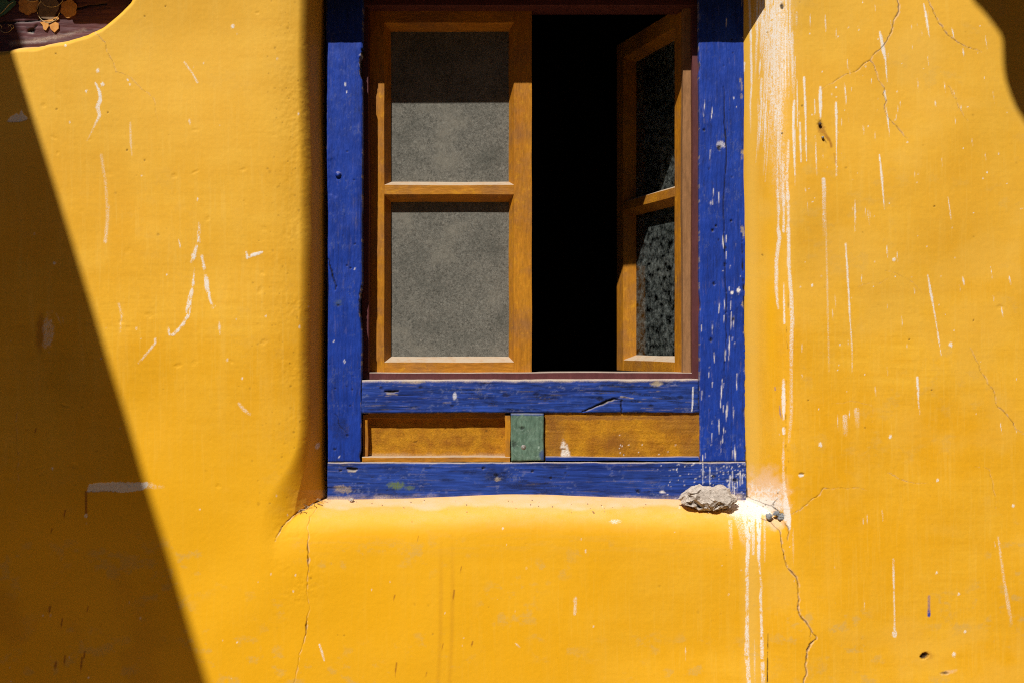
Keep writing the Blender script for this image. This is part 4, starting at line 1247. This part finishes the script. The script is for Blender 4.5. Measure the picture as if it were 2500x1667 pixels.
def marks_g(sh):
    for i in range(60):
        x, y = rnd.uniform(1250, 1325), rnd.uniform(1012, 1120)
        a = rnd.uniform(-1.4, 1.4)
        L = rnd.uniform(4, 18)
        sh.stroke('white', [(x, y, 1.5, rnd.uniform(.2, .6)), (x + L * math.sin(a), y + L * math.cos(a), 1.2, .2)], 1.0, .6)
    sh.stroke('blue', [(1248, 1009, 8, .9), (1328, 1009, 8, .9)], 2, 3); sh.blob('blue', 1325, 1112, 8, 14, .7, .5, .4)
    sh.blob('dark', 1275, 1044, 5, 4, .8, .6, .3, .002); sh.blob('dark', 1254, 1084, 5, 8, .7, .7, .4, .002); sh.blob('white', 1315, 1092, 2, 3, 1)


block = board("block", (1247, 1248), (1327, 1328), (1009, 1009), (1125, 1124), -0.003, 0.06, M_green, win, 'v', seed=110, wear=.0, relief=.0012, marks=marks_g)
block["label"] = "weathered green block with a nail between the two panels"
c = W(1278, 1091, -0.0015)
dome("nail", c, 0.0068, 0.004, M_nail, block)
c = W(826, 427, 0.0005)
dome("bolt", c, 0.0078, 0.008, M_blue_v, left_post, seed=2)

# inner frame in maroon, behind the blue one
bead("inner_frame", g(884, 0, .034).x, g(900, 0, .034).x, g(0, 926, .034).z, 0.94, 0.034, 0.11, M_maroon, win, 11, axis='z')
bead("inner_frame", g(1690, 0, .022).x, g(1709, 0, .022).x, g(0, 926, .022).z, 0.94, 0.022, 0.11, M_maroon, win, 12, axis='z')
bead("inner_sill", g(902, 0, .030).x, g(1704, 0, .030).x, g(0, 927, .030).z, g(0, 909, .030).z, 0.030, 0.112, M_maroon, win, 13)
bead("jamb", g(1667, 0, .046).x, g(1694, 0, .046).x, g(0, 910, .046).z, 0.94, 0.046, 0.12, M_jamb, win, 14, axis='z')
bead("jamb", g(886, 0, .056).x, g(893, 0, .056).x, g(0, 910, .056).z, 0.94, 0.050, 0.12, M_jamb, win, 15, axis='z')

# timber lintel in front of the head, above the picture: its lower edge shades the top of the window
bead("lintel", -0.60, 0.585, 0.853, 0.96, FRONT + .006, 0.015, M_beam, win, 61)

# casements
CH = 0.0135                                     # width of the chamfer round each pane
DEP = 0.033                                     # how far the pane lies behind the face
TH = 0.045


def member(name, prof, a0, a1, axis, tf, mat, parent, seed):
    """prof: (across, depth) points; run from a0 to a1 along u or z, worn a little"""
    rr = random.Random(seed)
    nseg = 12
    n = len(prof)
    v, f = [], []
    off = [rr.uniform(0, 6) for _ in prof]
    for i in range(nseg + 1):
        t = a0 + (a1 - a0) * i / nseg
        for j, (p, d) in enumerate(prof):
            w_ = 0.0004 * math.sin(t * 25 + off[j]) + rr.uniform(-.0002, .0002)
            v.append(tf(t, p + w_, d) if axis == 'u' else tf(p + w_, t, d))
    for i in range(nseg):
        for k in range(n):
            a, b = i * n + k, i * n + (k + 1) % n
            f.append((a, b, b + n, a + n))
    f += [tuple(range(n)), tuple(nseg * n + k for k in range(n))]
    o = mesh_obj(name, v, f, mat, parent)
    bm = bmesh.new()
    bm.from_mesh(o.data)
    bmesh.ops.recalc_face_normals(bm, faces=bm.faces)
    bm.to_mesh(o.data)
    bm.free()
    bv = o.modifiers.new("edge", 'BEVEL')
    bv.width = 0.0009
    bv.segments = 2
    bv.limit_method = 'ANGLE'
    bv.angle_limit = math.radians(25)
    return o


def casement(name, hinge, udir, ddir, width, parent, glass, seed, z, stl, label):
    """u runs from the hinge, z is height, d is depth into the room"""
    def tf(u, zz, d):
        return (hinge[0] + udir[0] * u + ddir[0] * d, hinge[1] + udir[1] * u + ddir[1] * d, zz)
    root = empty(name, (hinge[0], hinge[1], z['bot']), parent)
    root["label"] = label
    s0, s1 = stl
    zt, zb = z['top'], z['bot']
    member("stile", [(0, 0), (s0, 0), (s0 + CH, DEP), (s0 + CH, TH), (0, TH)], zb, zt, 'z', tf, M_ochre, root, seed)
    member("stile", [(width, 0), (width, TH), (width - s1 - CH, TH), (width - s1 - CH, DEP), (width - s1, 0)], zb, zt, 'z', tf, M_ochre, root, seed + 1)
    e0, e1 = s0 + .0002, width - s1 - .0002
    t = z['toprail']
    member("rail", [(zt - .0003, .0004), (zt - .0003, TH - .001), (t - CH, TH - .001), (t - CH, DEP), (t, .0004)], e0, e1, 'u', tf, M_ochre_h, root, seed + 2)
    b = z['botrail']
    member("rail", [(zb + .0003, .0004), (b, .0004), (b + CH, DEP), (b + CH, TH - .001), (zb + .0003, TH - .001)], e0, e1, 'u', tf, M_ochre_h, root, seed + 3)
    m0, m1 = z['bar']
    member("glazing_bar", [(m0, .0004), (m1, .0004), (m1 + CH * .9, DEP), (m1 + CH * .9, TH - .002), (m0 - CH * 1.1, TH - .002), (m0 - CH * 1.1, DEP)], e0, e1, 'u', tf, M_ochre_h, root, seed + 4)
    for p0, p1 in ((b + CH - .006, m0 - CH * 1.1 + .006), (m1 + CH * .9 - .006, t - CH + .006)):
        u0, u1 = s0 + CH - .006, width - s1 - CH + .006
        v = [tf(u, q, d) for d in (DEP + .001, DEP + .004) for u, q in ((u0, p0), (u1, p0), (u1, p1), (u0, p1))]
        o = mesh_obj("pane", v, [(0, 1, 2, 3), (7, 6, 5, 4), (0, 4, 5, 1), (1, 5, 6, 2), (2, 6, 7, 3), (3, 7, 4, 0)], glass, root)
        bm = bmesh.new()
        bm.from_mesh(o.data)
        bmesh.ops.recalc_face_normals(bm, faces=bm.faces)
        bm.to_mesh(o.data)
        bm.free()
    return root


LY = 0.068
zz = lambda py: W(0, py, LY).z
levels = dict(top=zz(13), bot=zz(913), toprail=zz(56), botrail=zz(884), bar=(zz(475), zz(452)))
xl, xr = W(894, 0, LY).x, W(1298.5, 0, LY).x
casement("casement", (xl, LY), (1, 0), (0, 1), xr - xl, win, M_glass, 21, levels,
         (W(938, 0, LY).x - xl, xr - W(1255, 0, LY).x), "closed ochre casement with dusty grey panes")
hx = W(1667, 0, .066).x
ud = Vector((-0.311, 0.950)).normalized()
casement("casement", (hx, 0.066), (ud.x, ud.y), (ud.y, -ud.x), xr - xl, win, M_glass2, 41, levels,
         (0.046, 0.046), "ochre casement swung open into the dark room")

# ------------------------------------------------------------------ stone on the sill
pix = [(240, 550), (300, 430), (370, 380), (470, 310), (560, 290), (700, 300), (840, 325), (900, 285), (990, 285), (1040, 340), (1090, 430), (1200, 490),
       (1225, 530), (1180, 590), (1110, 630), (960, 695), (840, 722), (700, 722), (560, 695), (400, 645), (280, 600)]
sc = (F - 0.052) / F / 1000 / 6.918
cx, cz = 720, 520
pts = [((a - cx) * sc, -(b - cz) * sc) for a, b in pix]
c = W(1620 + cx / 6.918, 1140 + cz / 6.918, -0.052)
st_ = rock("stone", pts, (c.x, c.y, c.z), 0.032, M_stone, None, 5, .0062, 6,
           (((380 - cx) * sc, -(390 - cz) * sc), ((600 - cx) * sc, -(670 - cz) * sc), .006, .012),
           (((235 - cx) * sc, (1240 - cx) * sc), (-(725 - cz) * sc, -(283 - cz) * sc)))
tag(st_, "jagged grey-brown stone lying on the window sill", "stone")

# a crumb of mortar and bits of straw caught on the sill
c = W(858, 1219, -0.02)
tag(rock("mortar_crumb", oval(.0065, .004, .3, 4), (c.x, c.y, c.z), .005, M_stone, None, 9, .0014, 3), "tiny grey crumb of mortar on the sill under the blue beam", "crumb")


def on_wall(px, py):
    w = WALL.win(px - 4, px + 4, py - 4, py + 4)
    d = np.hypot(WALL.PX[w] - px, WALL.PY[w] - py)
    i = np.unravel_index(np.argmin(d), d.shape)
    return (float(WALL.X[w][i]), float(WALL.Y[w][i]), float(WALL.Z[w][i]))


gv, gf = [], []
for i in range(95):
    px = rnd.uniform(800, 1890) if i < 50 else rnd.gauss(1790, 60)
    if not 795 < px < 1900:
        continue
    q = on_wall(px, rnd.uniform(1219, 1240) if rnd.random() < .8 else rnd.uniform(1236, 1252))
    r = rnd.uniform(.0005, .0014)
    b0 = len(gv)
    for k in range(8):
        gv.append((q[0] + r * (1 if k & 1 else -1) * rnd.uniform(.5, 1.3), q[1] - r + r * (1 if k & 2 else -1) * rnd.uniform(.5, 1.2), q[2] + r * .5 + r * (1 if k & 4 else -1) * rnd.uniform(.5, 1.1)))
    gf += [tuple(b0 + j for j in t) for t in ((0, 1, 3, 2), (4, 6, 7, 5), (0, 4, 5, 1), (2, 3, 7, 6), (0, 2, 6, 4), (1, 5, 7, 3))]
gr_ = mesh_obj("grit", gv, gf, M_straw)
tag(gr_, "fine crumbs and dust grit lying along the sill", "grit", "stuff")


def straw(name, pts, r, mat, label=None, parent=None):
    cu = []
    v, f = [], []
    for i, p in enumerate(pts):
        p = Vector(p)
        a = Vector(pts[min(i + 1, len(pts) - 1)]) - Vector(pts[max(i - 1, 0)])
        a.normalize()
        s = a.cross(Vector((0, 0, 1)))
        if s.length < 1e-3:
            s = Vector((1, 0, 0))
        s.normalize()
        t = s.cross(a)
        for k in range(5):
            q = 2 * math.pi * k / 5
            v.append(p + (s * math.cos(q) + t * math.sin(q)) * r)
    for i in range(len(pts) - 1):
        for k in range(5):
            a, b = i * 5 + k, i * 5 + (k + 1) % 5
            f.append((a, a + 5, b + 5, b))
    f += [(4, 3, 2, 1, 0), tuple((len(pts) - 1) * 5 + k for k in range(5))]
    return mesh_obj(name, v, f, mat, parent, True)


sw = empty("straw_tuft", W(770, 1224, -.05))
tag(sw, "dry straw and fluff caught in the left corner of the sill", "straw")
for i in range(16):
    px, py = rnd.uniform(722, 800), 0
    py = 1217 + (798 - px) * .46 + rnd.uniform(-4, 2)
    y0 = -0.075 + (px - 722) / 78 * .065
    a = W(px, py, y0)
    d = Vector((rnd.uniform(-1, 1), rnd.uniform(-.6, .2), rnd.uniform(-.1, .5))).normalized() * rnd.uniform(.008, .022)
    k = Vector((rnd.uniform(-1, 1), 0, rnd.uniform(-.2, 1))) * .003
    straw("stalk", [a, a + d * .35 + k, a + d * .7 + k * .6, a + d], rnd.uniform(.0005, .0009), M_straw, None, sw)

# ------------------------------------------------------------------ painted beam, upper left
BY = -0.038
beam = empty("painted_beam", (-1.15, BY, 0.72))
tag(beam, "plum painted beam with orange flower ornament, top left behind the plaster", "beam")


def marks_beam(sh):
    sh.stroke('dark', jag([(-200, 70, 3), (0, 57, 4), (90, 51, 4), (140, 36, 4), (180, 22, 4), (260, 10, 3)], 3, .05, 3), 1, 0, .004)
    sh.blob('dark', 76, 76, 9, 5, 1, .5, .3, .006); sh.stroke('dark', [(80, 73, 4), (90, 62, 3)], 1, .6, .004)
    for i in range(40):
        x, y = rnd.uniform(-20, 300), rnd.uniform(-10, 110)
        sh.stroke('dark', [(x, y, 1.6, .7), (x + rnd.uniform(8, 30), y + rnd.uniform(-4, 1), 1.2, .5)], .9, .8, .0016)
    sh.stroke('dust', [(30, 107, 8, .5), (100, 99, 8, .5), (160, 87, 6, .4), (205, 74, 5, .3)], 6, 3)


board("beam_board", (-900, -900), (400, 400), (-66, -66), (140, 140), BY, 0.0, M_beam, beam, 'h', seed=130, wear=0, relief=.003, step=.0028, marks=marks_beam)
box("shade_cornice", -2.3, -0.90, -0.150, 0.02, 0.912, 1.05, M_beam, beam, .003)  # unseen, added above the beam to shade its upper part
box("shade_bracket", -1.085, -0.96, -0.102, 0.02, 0.842, 0.911, M_beam, beam, .003)  # unseen block added to shade the beam's right end


def plate(name, pts, y, th, mat, parent):
    """a raised flake of thick ornament paint"""
    n = len(pts)
    v = [W(p[0], p[1], y) for p in pts] + [W(p[0], p[1], y + th) for p in pts]
    f = [tuple(range(n))] + [(i, i + n, (i + 1) % n + n, (i + 1) % n) for i in range(n)]
    o = mesh_obj(name, v, f, mat, parent)
    bm = bmesh.new()
    bm.from_mesh(o.data)
    bmesh.ops.recalc_face_normals(bm, faces=bm.faces)
    bmesh.ops.triangulate(bm, faces=[q for q in bm.faces if len(q.verts) > 4])
    bm.to_mesh(o.data)
    bm.free()
    return o


def disc(x, y, r, sx=1.0, n=14):
    return [(x + r * sx * math.cos(2 * math.pi * i / n), y + r * math.sin(2 * math.pi * i / n)) for i in range(n)]


py_ = BY - 0.0035
def lobed(x, y, r, k, ph, sy=1.0, n=40):
    out = []
    for i in range(n):
        t = 2 * math.pi * i / n
        rr_ = r * (1 + .16 * abs(math.cos(k * t / 2 + ph)) - .05 * math.sin(2 * t + ph))
        out.append((x + rr_ * math.cos(t), y + rr_ * sy * math.sin(t)))
    return out


for x, y, r, k, ph, sy in ((70, 12, 23, 7, .4, .95), (168, 22, 19, 6, 1.1, 1.0)):
    plate("petal", lobed(x, y, r, k, ph, sy), py_, .004, M_petal, beam)
plate("petal", lobed(118, 18, 23, 5, .2, 1.2), py_ - .0006, .004, M_petal_dim, beam)
for q in ([(97, 55), (108, 53), (118, 57), (119, 64), (112, 75), (106, 72), (104, 62)], [(120, 62), (135, 54), (143, 58), (143, 70), (133, 80), (124, 72)], [(129, 44), (141, 40), (144, 47), (136, 51), (130, 50)], [(100, 52), (112, 50), (140, 45), (139, 49), (120, 54)]):
    plate("petal_flake", q, py_ - .0005, .004, M_petal, beam)


def arc_line(name, pts, mat):
    v = [W(p[0], p[1], py_ - .0006) for p in pts]
    return straw(name, v, .0008, mat, None, beam)


def arc(cx, cy, rx, ry, a0, a1, n=14):
    return [(cx + rx * math.cos(a0 + (a1 - a0) * i / n), cy + ry * math.sin(a0 + (a1 - a0) * i / n)) for i in range(n + 1)]


arc_line("petal_outline", arc(118, 22, 28, 34, .3, 2.9), M_petal_line)
arc_line("petal_outline", arc(126, -10, 30, 28, .1, 3.0), M_petal_line)
arc_line("petal_outline", arc(80, -12, 22, 16, .2, 2.9), M_petal_line)
arc_line("petal_outline", [(90, 26), (93, 12), (100, 4)], M_petal_line)
arc_line("scroll_line", arc(14, 70, 14, 10, -1.2, 2.6) + arc(-2, 68, 6, 6, .4, -2.5), M_petal_line)
arc_line("scroll_line", arc(27, 66, 6, 5, -3.4, 1.5), M_petal_line)
plate("leaf", [(-20, 40), (0, 42), (14, 34), (26, 24), (38, 12), (40, 4), (32, 0), (22, 6), (16, 0), (10, -12), (-20, -20)], py_, .004, M_leaf, beam)
arc_line("leaf_vein", [(-6, 40), (10, 26), (22, 12), (32, 6)], M_petal_line)

# ------------------------------------------------------------------ unseen cloth added above the picture, its edge cut to the corner shadow's outline
edge = [(2352, -40), (2372, -2), (2398, 26), (2420, 55), (2438, 78), (2447, 102), (2448, 130), (2449, 165), (2454, 200), (2462, 226), (2476, 256), (2500, 290), (2530, 320), (2560, 345), (2590, 700), (2640, 1100), (3300, 1200)]
T = 1.30
prof = []
for px, py in edge:
    p = W(px, py, FRONT)
    prof.append((p.x - .46 * T, p.z + 1.25 * T))
AY = FRONT - T
top = 5.0
v, f = [], []
n = len(prof)
for y in (AY, AY - .012):
    for x, z in prof:
        v.append((x, y, z))
    v.append((prof[-1][0], y, top))
    v.append((prof[0][0] - .12, y, top))
n += 2
f = [tuple(range(n)), tuple(range(2 * n - 1, n - 1, -1))] + [(i, i + n, (i + 1) % n + n, (i + 1) % n) for i in range(n)]
aw = mesh_obj("shade_awning", v, f, M_cloth)
bm = bmesh.new()
bm.from_mesh(aw.data)
bmesh.ops.recalc_face_normals(bm, faces=bm.faces)
bmesh.ops.triangulate(bm, faces=[q for q in bm.faces if len(q.verts) > 4])
bm.to_mesh(aw.data)
bm.free()
tag(aw, "unseen dark cloth, added and cut to shade the top right corner", "shade_awning")
